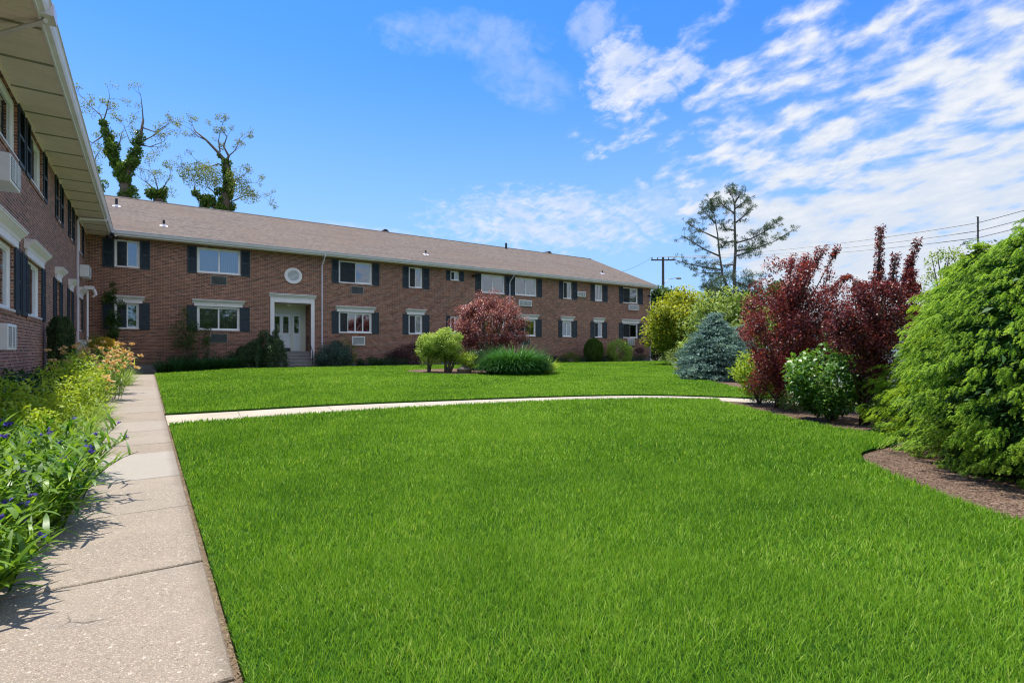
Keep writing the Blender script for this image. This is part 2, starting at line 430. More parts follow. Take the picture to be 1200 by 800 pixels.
# ------------------------------------------------------------------ world, sun, camera
def build_world():
    w = bpy.data.worlds.new('World'); scene.world = w; w.use_nodes = True
    t = w.node_tree; t.nodes.clear()
    class W(NT):
        def __init__(s, t): s.t = t
    nt = W(t)
    sky = nt.n('ShaderNodeTexSky', sky_type='NISHITA'); sky.sun_disc = False
    sd = Vector(SUN); el = math.asin(sd.z); sky.sun_elevation = el
    sky.sun_rotation = math.atan2(sd.x, sd.y)
    sky.air_density = 1.0; sky.dust_density = .6; sky.ozone_density = 2.5; sky.altitude = 10
    col = mixcol(nt, 1.0, sky.outputs[0], (.35, .60, .91), 'MULTIPLY')
    tc = nt.n('ShaderNodeTexCoord'); G = tc.outputs['Generated']
    s = nt.n('ShaderNodeSeparateXYZ'); nt.l(G, s.inputs[0])
    z = math_(nt, 'MAXIMUM', s.outputs[2], .02)
    px = math_(nt, 'DIVIDE', s.outputs[0], z); py = math_(nt, 'DIVIDE', s.outputs[1], z)
    c = nt.n('ShaderNodeCombineXYZ')
    zq = math_(nt, 'ADD', z, .28); nt.l(math_(nt, 'DIVIDE', s.outputs[0], zq), c.inputs[0]); nt.l(math_(nt, 'DIVIDE', s.outputs[1], zq), c.inputs[1])
    # warp, so that the cloud cells are lumpy
    nw = nt.n('ShaderNodeTexNoise'); nw.inputs['Scale'].default_value = 1.5; nw.inputs['Detail'].default_value = 3; nt.l(c.outputs[0], nw.inputs['Vector'])
    wv = nt.n('ShaderNodeVectorMath', operation='MULTIPLY_ADD'); nt.l(nw.outputs['Color'], wv.inputs[0]); wv.inputs[1].default_value = (.16, .16, 0); nt.l(c.outputs[0], wv.inputs[2])
    mp = nt.n('ShaderNodeMapping'); mp.inputs['Scale'].default_value = (4.7, 3.7, 1)
    mp.inputs['Rotation'].default_value = (0, 0, R(-30)); nt.l(wv.outputs[0], mp.inputs[0])
    n1 = noise(nt, mp.outputs[0], 2.15, 6, .46, .0)
    mpf = nt.n('ShaderNodeMapping'); mpf.inputs['Scale'].default_value = (14, 8.5, 1); mpf.inputs['Rotation'].default_value = (0, 0, R(-30)); nt.l(wv.outputs[0], mpf.inputs[0])
    nf = noise(nt, mpf.outputs[0], 2.2, 6, .62, .3)
    mp2 = nt.n('ShaderNodeMapping'); mp2.inputs['Scale'].default_value = (2.2, 1.6, 1); nt.l(c.outputs[0], mp2.inputs[0])
    n2 = noise(nt, mp2.outputs[0], 1.1, 3, .5)
    # field of broken cloud: thicker the farther out along +X
    line = math_(nt, 'SUBTRACT', math_(nt, 'ADD', math_(nt, 'MULTIPLY', px, .50), 1.0), py)
    mA = rampf(nt, line, -.45, .7); mB = rampf(nt, px, .95, 2.1); mC = rampf(nt, px, 2.4, 4.6)
    field = math_(nt, 'MULTIPLY', mA, mB)
    nn = math_(nt, 'ADD', math_(nt, 'ADD', math_(nt, 'MULTIPLY', n1, .66), math_(nt, 'MULTIPLY', n2, .14)), math_(nt, 'MULTIPLY', nf, .20))
    bias = math_(nt, 'ADD', math_(nt, 'ADD', math_(nt, 'MULTIPLY', field, .165), math_(nt, 'MULTIPLY', math_(nt, 'MULTIPLY', mC, mA), .12)), -.125)
    dn = math_(nt, 'ADD', nn, bias)
    d1 = math_(nt, 'MULTIPLY', rampf(nt, dn, .452, .625), rampf(nt, field, .0, .25))
    # thin cirrus and single cloudlets, each round a direction of its own
    mp3 = nt.n('ShaderNodeMapping'); mp3.inputs['Scale'].default_value = (3.0, 6.5, 1); mp3.inputs['Rotation'].default_value = (0, 0, R(32)); nt.l(wv.outputs[0], mp3.inputs[0])
    n3 = noise(nt, mp3.outputs[0], 2.0, 9, .66, .5)
    def blob(px_, py_, ra, rb, k, tilt=0, thr=(.50, .80)):
        s_ = (px_ - CX) / F; zz = (HY - py_) / F
        f = Vector((SA + s_ * CA, CA - s_ * SA, zz)).normalized()
        r = Vector((f.y, -f.x, 0)).normalized(); u = r.cross(f)
        ct, st = math.cos(tilt), math.sin(tilt)
        r, u = r * ct + u * st, u * ct - r * st
        outs = []
        for ax, q in ((r, ra), (u, rb)):
            dt = nt.n('ShaderNodeVectorMath', operation='DOT_PRODUCT'); nt.l(G, dt.inputs[0]); dt.inputs[1].default_value = ax
            e = math_(nt, 'DIVIDE', dt.outputs['Value'], q); outs.append(math_(nt, 'MULTIPLY', e, e))
        front = nt.n('ShaderNodeVectorMath', operation='DOT_PRODUCT'); nt.l(G, front.inputs[0]); front.inputs[1].default_value = f
        r2 = math_(nt, 'ADD', *outs)
        m = math_(nt, 'MULTIPLY', rampf(nt, r2, 1.0, 0.0), rampf(nt, front.outputs['Value'], 0, .3))
        src = math_(nt, 'ADD', math_(nt, 'ADD', math_(nt, 'MULTIPLY', n3, .6), math_(nt, 'MULTIPLY', nf, .4)), math_(nt, 'MULTIPLY', m, .20))
        return math_(nt, 'MULTIPLY', math_(nt, 'MULTIPLY', rampf(nt, src, *thr), rampf(nt, m, 0, .2)), k)
    parts = [blob(650, 258, .30, .075, .78, -.05, (.52, .80)), blob(728, 92, .085, .085, .85, .6, (.52, .76)), blob(788, 86, .06, .045, .8, .5, (.52, .76)),
             blob(545, 42, .17, .045, .28, 0, (.46, .8)), blob(615, 95, .11, .05, .25, -.3, (.46, .8)), blob(790, 240, .17, .05, .42, 0, (.46, .8)), blob(440, 285, .20, .035, .45, -.1, (.44, .75)), blob(693, 30, .055, .04, .4, .6, (.48, .76))]
    d2 = parts[0]
    for q in parts[1:]: d2 = math_(nt, 'MAXIMUM', d2, q)
    dens = math_(nt, 'MAXIMUM', d1, d2)
    dens = math_(nt, 'MULTIPLY', dens, rampf(nt, s.outputs[2], .0, .06))
    # unseen bright cloud deck, added behind the camera as fill for the facades
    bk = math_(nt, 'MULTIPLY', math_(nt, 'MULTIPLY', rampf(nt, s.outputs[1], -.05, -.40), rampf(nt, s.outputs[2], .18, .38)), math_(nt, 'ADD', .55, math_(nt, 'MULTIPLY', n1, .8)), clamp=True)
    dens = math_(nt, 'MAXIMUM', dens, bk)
    K = 1.0 / (SKY * 2 ** EXPO)
    def disp(r_, g_, b_): return (r_ * K, g_ * K, b_ * K)
    # the thick parts of the field are greyer underneath
    shade = rampf(nt, math_(nt, 'ADD', math_(nt, 'MULTIPLY', nf, .5), math_(nt, 'MULTIPLY', n1, .6)), .50, .74)
    cc = mixcol(nt, shade, disp(.74, .81, .92), disp(.95, .96, .98))
    cc = mixcol(nt, math_(nt, 'MULTIPLY', rampf(nt, s.outputs[2], .34, .12), .55), cc, disp(.74, .79, .87))
    # pale air low down, deeper blue overhead
    out = mixcol(nt, rampf(nt, s.outputs[2], .16, .68), col, mixcol(nt, 1.0, col, (.50, .86, 1.12), 'MULTIPLY'))
    hz = math_(nt, 'MULTIPLY', rampf(nt, s.outputs[2], .50, .0), .75)
    out = mixcol(nt, hz, out, disp(.46, .67, .95))
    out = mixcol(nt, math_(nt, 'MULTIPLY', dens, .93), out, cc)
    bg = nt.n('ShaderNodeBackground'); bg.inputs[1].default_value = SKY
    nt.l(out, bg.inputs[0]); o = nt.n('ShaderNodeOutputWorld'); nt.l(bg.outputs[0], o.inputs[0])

SUN = tuple(Vector((-.045, .30, .95)).normalized()); SKY = .15; EXPO = .78
build_world()
sl = bpy.data.lights.new('sun', 'SUN'); sl.energy = 3.7; sl.angle = R(.53); sl.color = (1, .96, .90)
so = bpy.data.objects.new('sun', sl); link(so)
so.rotation_euler = Vector(SUN).to_track_quat('Z', 'Y').to_euler()
cam = bpy.data.cameras.new('camera'); co = bpy.data.objects.new('camera', cam); link(co)
cam.sensor_width = 36; cam.lens = 36 * F / 1200; cam.shift_y = 10 / 1200; cam.clip_end = 4000; cam.clip_start = .05
co.location = (0, 0, EYE); co.rotation_euler = (R(90), 0, -A)
scene.camera = co
scene.cycles.filter_width = 1.15
vs = scene.view_settings; vs.view_transform = 'Standard'; vs.look = 'None'; vs.gamma = 1; vs.exposure = EXPO; vs.use_curve_mapping = False
scene.cycles.use_denoising = True
scene.cycles.max_bounces = 6; scene.cycles.transparent_max_bounces = 8; scene.cycles.sample_clamp_indirect = 6

# ------------------------------------------------------------------ ground
def grid_axis(lo, hi, a, b, st):
    far_lo = [lo, lo / 2, lo / 4, a - 30, a - 10, a - 4]; far_hi = [b + 4, b + 10, b + 30, hi / 4, hi / 2, hi]
    return sorted(set([x for x in far_lo if x < a] + list(np.arange(a, b + 1e-6, st)) + [x for x in far_hi if x > b]))
def build_ground():
    xs = np.array(grid_axis(-1500, 1500, -4, 34, .5)); ys = np.array(grid_axis(-1500, 1500, -4, 34, .5))
    X, Y = np.meshgrid(xs, ys, indexing='ij'); Z = g(X, Y)
    V = np.stack([X, Y, Z], -1).reshape(-1, 3); ny = len(ys)
    f = [(i * ny + j, (i + 1) * ny + j, (i + 1) * ny + j + 1, i * ny + j + 1) for i in range(len(xs) - 1) for j in range(ny - 1)]
    me = bpy.data.meshes.new('ground'); me.from_pydata(V.tolist(), [], f); me.materials.append(MATS['soil'])
    me.polygons.foreach_set('use_smooth', [True] * len(f))
    o = bpy.data.objects.new('ground', me); link(o); tag(o, kind='structure')
build_ground()

def smooth_poly(pts, n=4):
    out = []; k = len(pts)
    for i in range(k - 1):
        p0, p1, p2, p3_ = [np.array(pts[max(0, min(k - 1, i + q))], float) for q in (-1, 0, 1, 2)]
        for t in np.arange(n) / n:
            out.append(tuple(.5 * ((2 * p1) + (-p0 + p2) * t + (2 * p0 - 5 * p1 + 4 * p2 - p3_) * t * t + (-p0 + 3 * p1 - 3 * p2 + p3_) * t ** 3)))
    out.append(tuple(pts[-1])); return out

def sheet(name, poly, dz, mat, step=.7, kind='structure', skirt=.0, label=None, cat=None):
    bm = bmesh.new(); vs_ = [bm.verts.new((x, y, 0)) for x, y in poly]; bm.faces.new(vs_)
    bmesh.ops.triangulate(bm, faces=bm.faces[:])
    xs = [p[0] for p in poly]; ys = [p[1] for p in poly]
    for ax, lo, hi in ((0, min(xs), max(xs)), (1, min(ys), max(ys))):
        v = lo + step
        while v < hi:
            cpt = [0, 0, 0]; nrm = [0, 0, 0]; cpt[ax] = v; nrm[ax] = 1
            bmesh.ops.bisect_plane(bm, geom=bm.verts[:] + bm.edges[:] + bm.faces[:], plane_co=cpt, plane_no=nrm)
            v += step
    if skirt:
        be = [e for e in bm.edges if e.is_boundary]
        r = bmesh.ops.extrude_edge_only(bm, edges=be)
        low = {v for v in r['geom'] if isinstance(v, bmesh.types.BMVert)}
    else: low = set()
    for v in bm.verts:
        v.co.z = gz(v.co.x, v.co.y) + dz - (skirt if v in low else 0)
    bmesh.ops.recalc_face_normals(bm, faces=bm.faces[:])
    me = bpy.data.meshes.new(name); bm.to_mesh(me); bm.free(); me.materials.append(MATS[mat])
    o = bpy.data.objects.new(name, me); link(o); tag(o, label, cat, kind=kind); return o

def inpoly(x, y, poly):
    ins = np.zeros(len(x), bool); n = len(poly)
    for i in range(n):
        x1, y1 = poly[i]; x2, y2 = poly[(i + 1) % n]
        c = ((y1 > y) != (y2 > y)) & (x < (x2 - x1) * (y - y1) / ((y2 - y1) + 1e-12) + x1)
        ins ^= c
    return ins

# cross path: far edge, curving off to the right
far_edge = smooth_poly([(.26, 11.2), (3, 10.95), (6.5, 10.35), (9, 9.75), (10.5, 9.05), (11.5, 8.0), (12.05, 6.9), (12.4, 5.6)], 6)
def offset(pts, w):
    out = []
    for i, p in enumerate(pts):
        a = np.array(pts[max(0, i - 1)]); b = np.array(pts[min(len(pts) - 1, i + 1)]); d = b - a; d = d / np.linalg.norm(d)
        nrm = np.array([d[1], -d[0]]); out.append(tuple(np.array(p) + nrm * (w * (1 - .38 * min(1, p[0] / 6)))))
    return out
near_edge = offset(far_edge, 1.42)
bed1_near = smooth_poly([(10.95, 7.45), (10.45, 7.05), (10.0, 6.25), (9.3, 5.25), (8.68, 4.25), (8.35, 3.5), (8.3, 2.95)], 4)
bed2_near = smooth_poly([(7.6, 2.75), (6.7, 2.72), (6.2, 2.5), (5.85, 2.2), (5.5, 1.85), (5.1, 1.37), (4.84, .95), (4.65, .2), (4.6, -1.2), (4.7, -3)], 4)
lawnA = [(.285, -3)] + [(.285, 9.72)] + [(x, y - .05) for x, y in near_edge[1:] if y > 7.6] + bed1_near + bed2_near
lawnB_right = smooth_poly([(34.5, 28.2), (30, 24.2), (24.5, 19.6), (21, 16.6), (18.4, 14.1), (16.4, 11.6), (14.9, 9.7), (13.7, 8.2), (12.95, 7.0)], 3)
lawnB = [(.285, 28.0), (8, 28.15), (20, 28.3)] + lawnB_right + [(x, y + .05) for x, y in far_edge[::-1] if y > 7.4] + [(.285, 11.26)]
isl = [(6.9 + 2.9 * math.cos(a) * (1 + .08 * math.sin(3 * a)), 20.4 + 1.1 * math.sin(a)) for a in np.linspace(0, 2 * math.pi, 28, endpoint=False)]
sheet('lawn', lawnA, .045, 'turf_soil', .7, skirt=.06)
sheet('lawn', lawnB, .045, 'turf_soil', .9, skirt=.06)
sheet('dirt_strip', [(.20, -3), (.40, -3), (.40, 27.9), (.20, 27.9)], .008, 'dirt')
sheet('mulch_bed', bed1_near + [(11.6, 3.2), (11.5, 5.2), (11.15, 6.9)], .014, 'mulch')
sheet('mulch_bed', bed2_near + [(12.5, -3), (12.0, 2.2)], .014, 'mulch')
sheet('mulch_bed', [(.4, 28.05), (34.8, 28.4), (34.8, 30.2), (.4, 30.2)], .012, 'mulch', 1.2)
sheet('mulch_bed', [(XW + .02, -3), (-.98, -3), (-.98, 28.3), (XW + .02, 30.2)], .012, 'mulch', 1.2)
sheet('mulch_bed', lawnB_right[6:] + [(14.2, 7.2), (16.5, 9.6), (20.5, 14), (25.5, 19), (32, 24)], .016, 'mulch', 1.0)

def slabs():
    mb = MB()
    xs = (-.97, .26); jy = [-2.9, -1.55, -.35, .9, 2.15, 3.43, 4.72, 5.9, 7.34, 8.05, 9.3, 10.5, 11.9, 13.2, 14.6, 16.0, 17.5, 19, 20.6, 22.2, 23.8, 25.4, 27.0, 28.35]
    for i in range(len(jy) - 1):
        a, b = jy[i] + .006, jy[i + 1] - .006; tn = {8: .0, 7: .95, 6: .2, 12: .3, 10: .5, 15: .45}.get(i, random.uniform(0, .35))
        dz = .022 + random.uniform(-.004, .004); sk = random.uniform(-.012, .012)
        n = 2
        x0, x1 = xs
        ch = .006
        z = lambda x, y: gz(x, y) + dz
        p = [(x0, a, z(x0, a)), (x1, a + sk, z(x1, a)), (x1, b + sk, z(x1, b)), (x0, b, z(x0, b))]
        top = [(x0 + ch, a + ch, p[0][2]), (x1 - ch, a + sk + ch, p[1][2]), (x1 - ch, b + sk - ch, p[2][2]), (x0 + ch, b - ch, p[3][2])]
        mid = [(q[0], q[1], q[2] - ch) for q in p]; low = [(q[0], q[1], q[2] - .08) for q in p]
        mb.quad(*top, tone=tn)
        for k in range(4):
            j = (k + 1) % 4
            mb.quad(mid[k], mid[j], top[j], top[k], tone=tn); mb.quad(low[k], low[j], mid[j], mid[k], tone=tn)
    mb.build('sidewalk', 'concrete', tones=True)
    tag(bpy.data.objects['sidewalk'], 'exposed aggregate sidewalk slabs along the left wing', None, kind='structure')
slabs()
def cross_path():
    mb = MB(); k = len(far_edge)
    acc = 0; last = 0
    for i in range(k - 1):
        a, b, c, d = near_edge[i], near_edge[i + 1], far_edge[i + 1], far_edge[i]
        if i == 0: a = (.27, 9.76); d = (.27, 11.2)
        sh = .008 if (i % 3 == 2) else 0.0
        def q(p, dz=.02): return (p[0], p[1], gz(*p) + dz)
        b2 = tuple(np.array(b) + (np.array(a) - np.array(b)) * sh * 2); c2 = tuple(np.array(c) + (np.array(d) - np.array(c)) * sh * 2)
        mb.quad(q(a), q(b2), q(c2), q(d)); mb.quad(q(a, -.06), q(b, -.06), q(b2), q(a)); mb.quad(q(d), q(c2), q(c, -.06), q(d, -.06))
    o = mb.build('cross_path', 'walk'); tag(o, kind='structure')
cross_path()

# ------------------------------------------------------------------ building
B = empty('apartment_building', (16, 33, 0), 'two storey red brick apartment building with two joined wings, navy shutters and brown shingle roof', 'building')
B.location = (0, 0, 0)
class Plane:
    def __init__(s, kind): s.k = kind
    def pt(s, u, v, w): return (u, YF - w, v) if s.k == 'F' else (XW + w, u, v)
    def box(s, mb, u0, u1, v0, v1, w0, w1, tone=0):
        mb.box(*s.pt(u0, v0, w0), *s.pt(u1, v1, w1), tone=tone)
PF, PL = Plane('F'), Plane('L')
SZ = 6.38     # soffit height

def wall(pl, u0, u1, v0, v1, holes, reveal=.14):
    mb = MB()
    us = sorted({u0, u1} | {h[0] for h in holes} | {h[1] for h in holes}); vv = sorted({v0, v1} | {h[2] for h in holes} | {h[3] for h in holes})
    for i in range(len(us) - 1):
        for j in range(len(vv) - 1):
            cu = (us[i] + us[i + 1]) / 2; cv = (vv[j] + vv[j + 1]) / 2
            if any(h[0] < cu < h[1] and h[2] < cv < h[3] for h in holes): continue
            mb.quad(pl.pt(us[i], vv[j], 0), pl.pt(us[i + 1], vv[j], 0), pl.pt(us[i + 1], vv[j + 1], 0), pl.pt(us[i], vv[j + 1], 0))
    for h in holes:
        a, b, c, d = h[:4]; w = -(h[4] if len(h) > 4 else reveal)
        mb.quad(pl.pt(a, c, 0), pl.pt(a, d, 0), pl.pt(a, d, w), pl.pt(a, c, w)); mb.quad(pl.pt(b, c, 0), pl.pt(b, c, w), pl.pt(b, d, w), pl.pt(b, d, 0))
        mb.quad(pl.pt(a, d, 0), pl.pt(b, d, 0), pl.pt(b, d, w), pl.pt(a, d, w)); mb.quad(pl.pt(a, c, 0), pl.pt(a, c, w), pl.pt(b, c, w), pl.pt(b, c, 0))
        if len(h) <= 4: pl.box(mb, a - .04, b + .04, c - .075, c - .001, -.05, .022)     # rowlock sill
    return mb

def shutter(pl, u0, u1, v0, v1):
    mb = MB(); t = .035; pl.box(mb, u0, u0 + .055, v0, v1, .004, t); pl.box(mb, u1 - .055, u1, v0, v1, .004, t)
    for a, b in ((v0, v0 + .09), (v1 - .07, v1), ((v0 + v1) / 2 - .03, (v0 + v1) / 2 + .03)): pl.box(mb, u0 + .055, u1 - .055, a, b, .004, t - .003)
    pl.box(mb, u0 + .05, u1 - .05, v0 + .02, v1 - .02, .002, .012)
    v = v0 + .10
    while v < v1 - .09:
        if abs(v - (v0 + v1) / 2) > .045:
            mb.quad(pl.pt(u0 + .055, v, .03), pl.pt(u1 - .055, v, .03), pl.pt(u1 - .055, v + .036, .013), pl.pt(u0 + .055, v + .036, .013))
        v += .042
    mb.build('shutter', SHUT, B)

def window(pl, u0, u1, v0, v1, blinds=(0, 0), sash=1):
    """blinds: share of the width covered by a blind from either side, sash: number of mullions"""
    fr = MB(); d0, d1 = -.135, -.055; e = .004; w = .080
    pl.box(fr, u0 + e, u0 + w, v0 + e, v1 - e, d0, d1); pl.box(fr, u1 - w, u1 - e, v0 + e, v1 - e, d0, d1)
    pl.box(fr, u0 + w, u1 - w, v1 - w, v1 - e, d0, d1); pl.box(fr, u0 + w, u1 - w, v0 + e, v0 + w, d0, d1)
    pl.box(fr, u0 - .0, u1 + .0, v0 + .002, v0 + .035, d1, .03)            # white sill nose
    f = fr.build('window', VINYL, B)
    sm = MB(); n = sash; W_ = (u1 - u0 - 2 * w)
    cuts = [u0 + w + W_ * k / (n + 1) for k in range(n + 2)]
    for k in range(n + 1):
        a, b = cuts[k], cuts[k + 1]; z0, z1 = (d0 + .02, d1 - .02) if k % 2 == 0 else (d0 + .012, d1 - .032); s = .035
        pl.box(sm, a, a + s, v0 + w, v1 - w, z0, z1); pl.box(sm, b - s, b, v0 + w, v1 - w, z0, z1)
        pl.box(sm, a + s, b - s, v1 - w - s, v1 - w, z0, z1); pl.box(sm, a + s, b - s, v0 + w, v0 + w + s, z0, z1)
    sm.build('sash', VINYL, f)
    for k in range(n + 1):
        gm = MB(); a, b = cuts[k] + .035, cuts[k + 1] - .035; c, d = v0 + w + .035, v1 - w - .035; q = -.10 - .006 * (k % 2)
        gm.quad(pl.pt(a, c, q), pl.pt(b, c, q), pl.pt(b, d, q), pl.pt(a, d, q)); gm.build('pane', 'glass', f)
    if n >= 1 and (u0 * 7.3) % 1 < .62:
        sc_ = MB(); a, b = cuts[0] + .02, cuts[1] - .01; q = -.052
        pl.box(sc_, a, b, v0 + w - .01, v1 - w + .01, q - .004, q); sc_.build('insect_screen', 'screen', f)
    for side, share in enumerate(blinds):
        if share <= 0: continue
        bm_ = MB(); a, b = (u0 + w, u0 + w + W_ * share) if side == 0 else (u1 - w - W_ * share, u1 - w)
        u = a; k = 0
        while u < b - .01:
            u2 = min(b, u + .09); o_ = -.20 - .025 * (k % 2)
            bm_.quad(pl.pt(u, v0 + .05, o_), pl.pt(u2, v0 + .05, -.225 if k % 2 == 0 else -.20), pl.pt(u2, v1 - .05, -.225 if k % 2 == 0 else -.20), pl.pt(u, v1 - .05, o_))
            u = u2; k += 1
        bm_.build('blind', 'blind', f)
    return f

def lintel(pl, u0, u1, v0, v1):
    """crown head: stepped white moulding wider at the top"""
    mb = MB(); h = v1 - v0
    pl.box(mb, u0 + .10, u1 - .10, v0, v0 + h * .55, .003, .05)
    prof = [(0, .003), (0, .06), (.3, .075), (.55, .13), (.8, .17), (.8, .18), (1, .18), (1, .003)]
    a = v0 + h * .45; hh = h * .55
    pr = [pl.pt(u0 + .02, a + hh * p, w) for p, w in prof]
    mb.prism(pr, pl.pt(u0 + .02, 0, 0), pl.pt(u1 - .02, 0, 0))
    pl.box(mb, u0, u1, v1, v1 + .02, .003, .20)
    mb.build('window_head', WHITE, B)

def ac(pl, u0, u1, v0, v1, style):
    if style == 'dark':
        f = MB(); pl.box(f, u0, u1, v0, v1, -.05, .012); o = f.build('air_conditioner', ACD, B)
        fr = MB()
        for a, b, c, d in ((u0, u1, v1 - .025, v1), (u0, u1, v0, v0 + .025), (u0, u0 + .025, v0 + .025, v1 - .025), (u1 - .025, u1, v0 + .025, v1 - .025)): pl.box(fr, a, b, c, d, .012, .03)
        fr.build('sleeve_frame', paint('ac_taupe', (.36, .33, .30), .5, .1), o); w = .03
    elif style == 'flush':
        f = MB()
        for a, b, c, d in ((u0, u1, v1 - .055, v1), (u0, u1, v0, v0 + .055), (u0, u0 + .055, v0 + .055, v1 - .055), (u1 - .055, u1, v0 + .055, v1 - .055)): pl.box(f, a, b, c, d, .003, .05)
        o = f.build('air_conditioner', ACW, B); w = .02; bk = MB(); pl.box(bk, u0 + .05, u1 - .05, v0 + .05, v1 - .05, .001, .012); bk.build('backing', ACG, o)
    else:
        f = MB(); pl.box(f, u0, u1, v0, v1, .002, style); o = f.build('air_conditioner', ACW, B, bevel=.008); w = style
        bk = MB(); mid = (u0 + u1) / 2
        pl.box(bk, u0 + .05, u1 - .05, v0 + .05, v1 - .05, style, style + .006); bk.build('backing', ACG, o); w = style + .006
    gm = MB(); v = v0 + .06
    while v < v1 - .05:
        pl.box(gm, u0 + .04, u1 - .04, v, v + .012, w, w + .01); v += .036
    if not isinstance(style, str):
        for q in (.33, .66): pl.box(gm, u0 + (u1 - u0) * q - .01, u0 + (u1 - u0) * q + .01, v0 + .04, v1 - .04, w + .01, w + .018)
    gm.build('grille', ACW if style != 'dark' else paint('louvre_grey', (.16, .17, .18), .5, .2), o)

LO, LT, UO, UT = 2.17, 3.37, 5.0, 6.27
# long wing: (left px, right px, sill, head, shutter px left, shutter px right, mullions, blinds)
far_up = [(134, 163.7, (120.2, 176), 1, (.0, .0)), (230.8, 282, (219.5, 293), 1, (.5, .45)), (397, 436, (388.8, 444.5), 1, (0, .0)),
          (479, 495, (471.8, 503), 1, (0, .3)), (564, 591.5, (557, 597), 1, (0, .5)), (603.5, 628.8, (597.3, 635), 1, (0, .5)),
          (660, 670, (655, 676), 1, (.3, .4)), (697, 706, (692, 711.8), 1, (0, .4)), (730, 747.5, (725.5, 753), 1, (0, .5))]
far_lo = [(134, 163.2, (120.2, 175.5), 1, (0, .45)), (230.8, 281, (219, 292.5), 1, (.5, .5)), (397, 435.8, (388.8, 444), 3, (0, 0)),
          (478.8, 495, (471.8, 503), 1, (0, .35)), (564, 591.5, (557, 597), 1, (0, .5)), (603, 628, (597.3, 634.5), 1, (.9, 0)),
          (659, 670, (654.3, 676), 1, (0, .3)), (696.8, 706, (692, 711.3), 1, (.2, .5)), (730, 747.5, (725.3, 752.8), 1, (0, 0))]
holes = []
ent = (uF(321.3), uF(364.2), .3, 3.74, 1.35)
for a, b, sh, n, bl in far_up: holes.append((uF(a), uF(b), UO, UT))
for a, b, sh, n, bl in far_lo: holes.append((uF(a), uF(b), LO, LT))
sm = (uF(527.8), uF(538), 5.66, 6.27); holes.append(sm)
smlo = (uF(527.8), uF(538), LO, LT); holes.append(smlo)
XE = 34.9
w_ = wall(PF, XW, XE, .50, SZ, [h for h in holes] + [(ent[0], ent[1], .50, ent[3], ent[4])])
o = w_.build('brick_wall', 'brick', B); o['label'] = 'long brick front wall with the white entrance'
for (a, b, sh, n, bl), (v0, v1) in [(r, (UO, UT)) for r in far_up] + [(r, (LO, LT)) for r in far_lo]:
    window(PF, uF(a), uF(b), v0, v1, bl, n)
    shutter(PF, uF(sh[0]), uF(a) - .01, v0 - .03, v1 + .02); shutter(PF, uF(b) + .01, uF(sh[1]), v0 - .03, v1 + .02)
    if v0 == LO: lintel(PF, uF(a) - .22, uF(b) + .22, v1 + .0, v1 + .30)
window(PF, *sm, (0, 0), 1); shutter(PF, uF(522.8), sm[0] - .01, 5.64, 6.29); shutter(PF, sm[1] + .01, uF(543.5), 5.64, 6.29)
window(PF, *smlo, (.3, .3), 1); shutter(PF, uF(522.8), smlo[0] - .01, LO - .03, LT + .02); shutter(PF, smlo[1] + .01, uF(543.5), LO - .03, LT + .02)
for a, b, v0, v1, st in ((247, 266, 4.46, 4.90, 'dark'), (246.8, 266.5, 1.56, 2.03, 'dark'), (411, 426, 4.42, 4.86, 'dark'), (412.5, 427.5, 1.48, 1.98, 'flush'),
                         (607.5, 622.5, 4.28, 4.70, .10), (675.8, 685, 5.22, 5.62, .14), (736, 747.3, 4.45, 4.88, .16), (735, 742.5, 1.60, 2.10, .12), (609, 621, 1.55, 2.0, 'dark')):
    ac(PF, uF(a), uF(b), v0, v1, st)

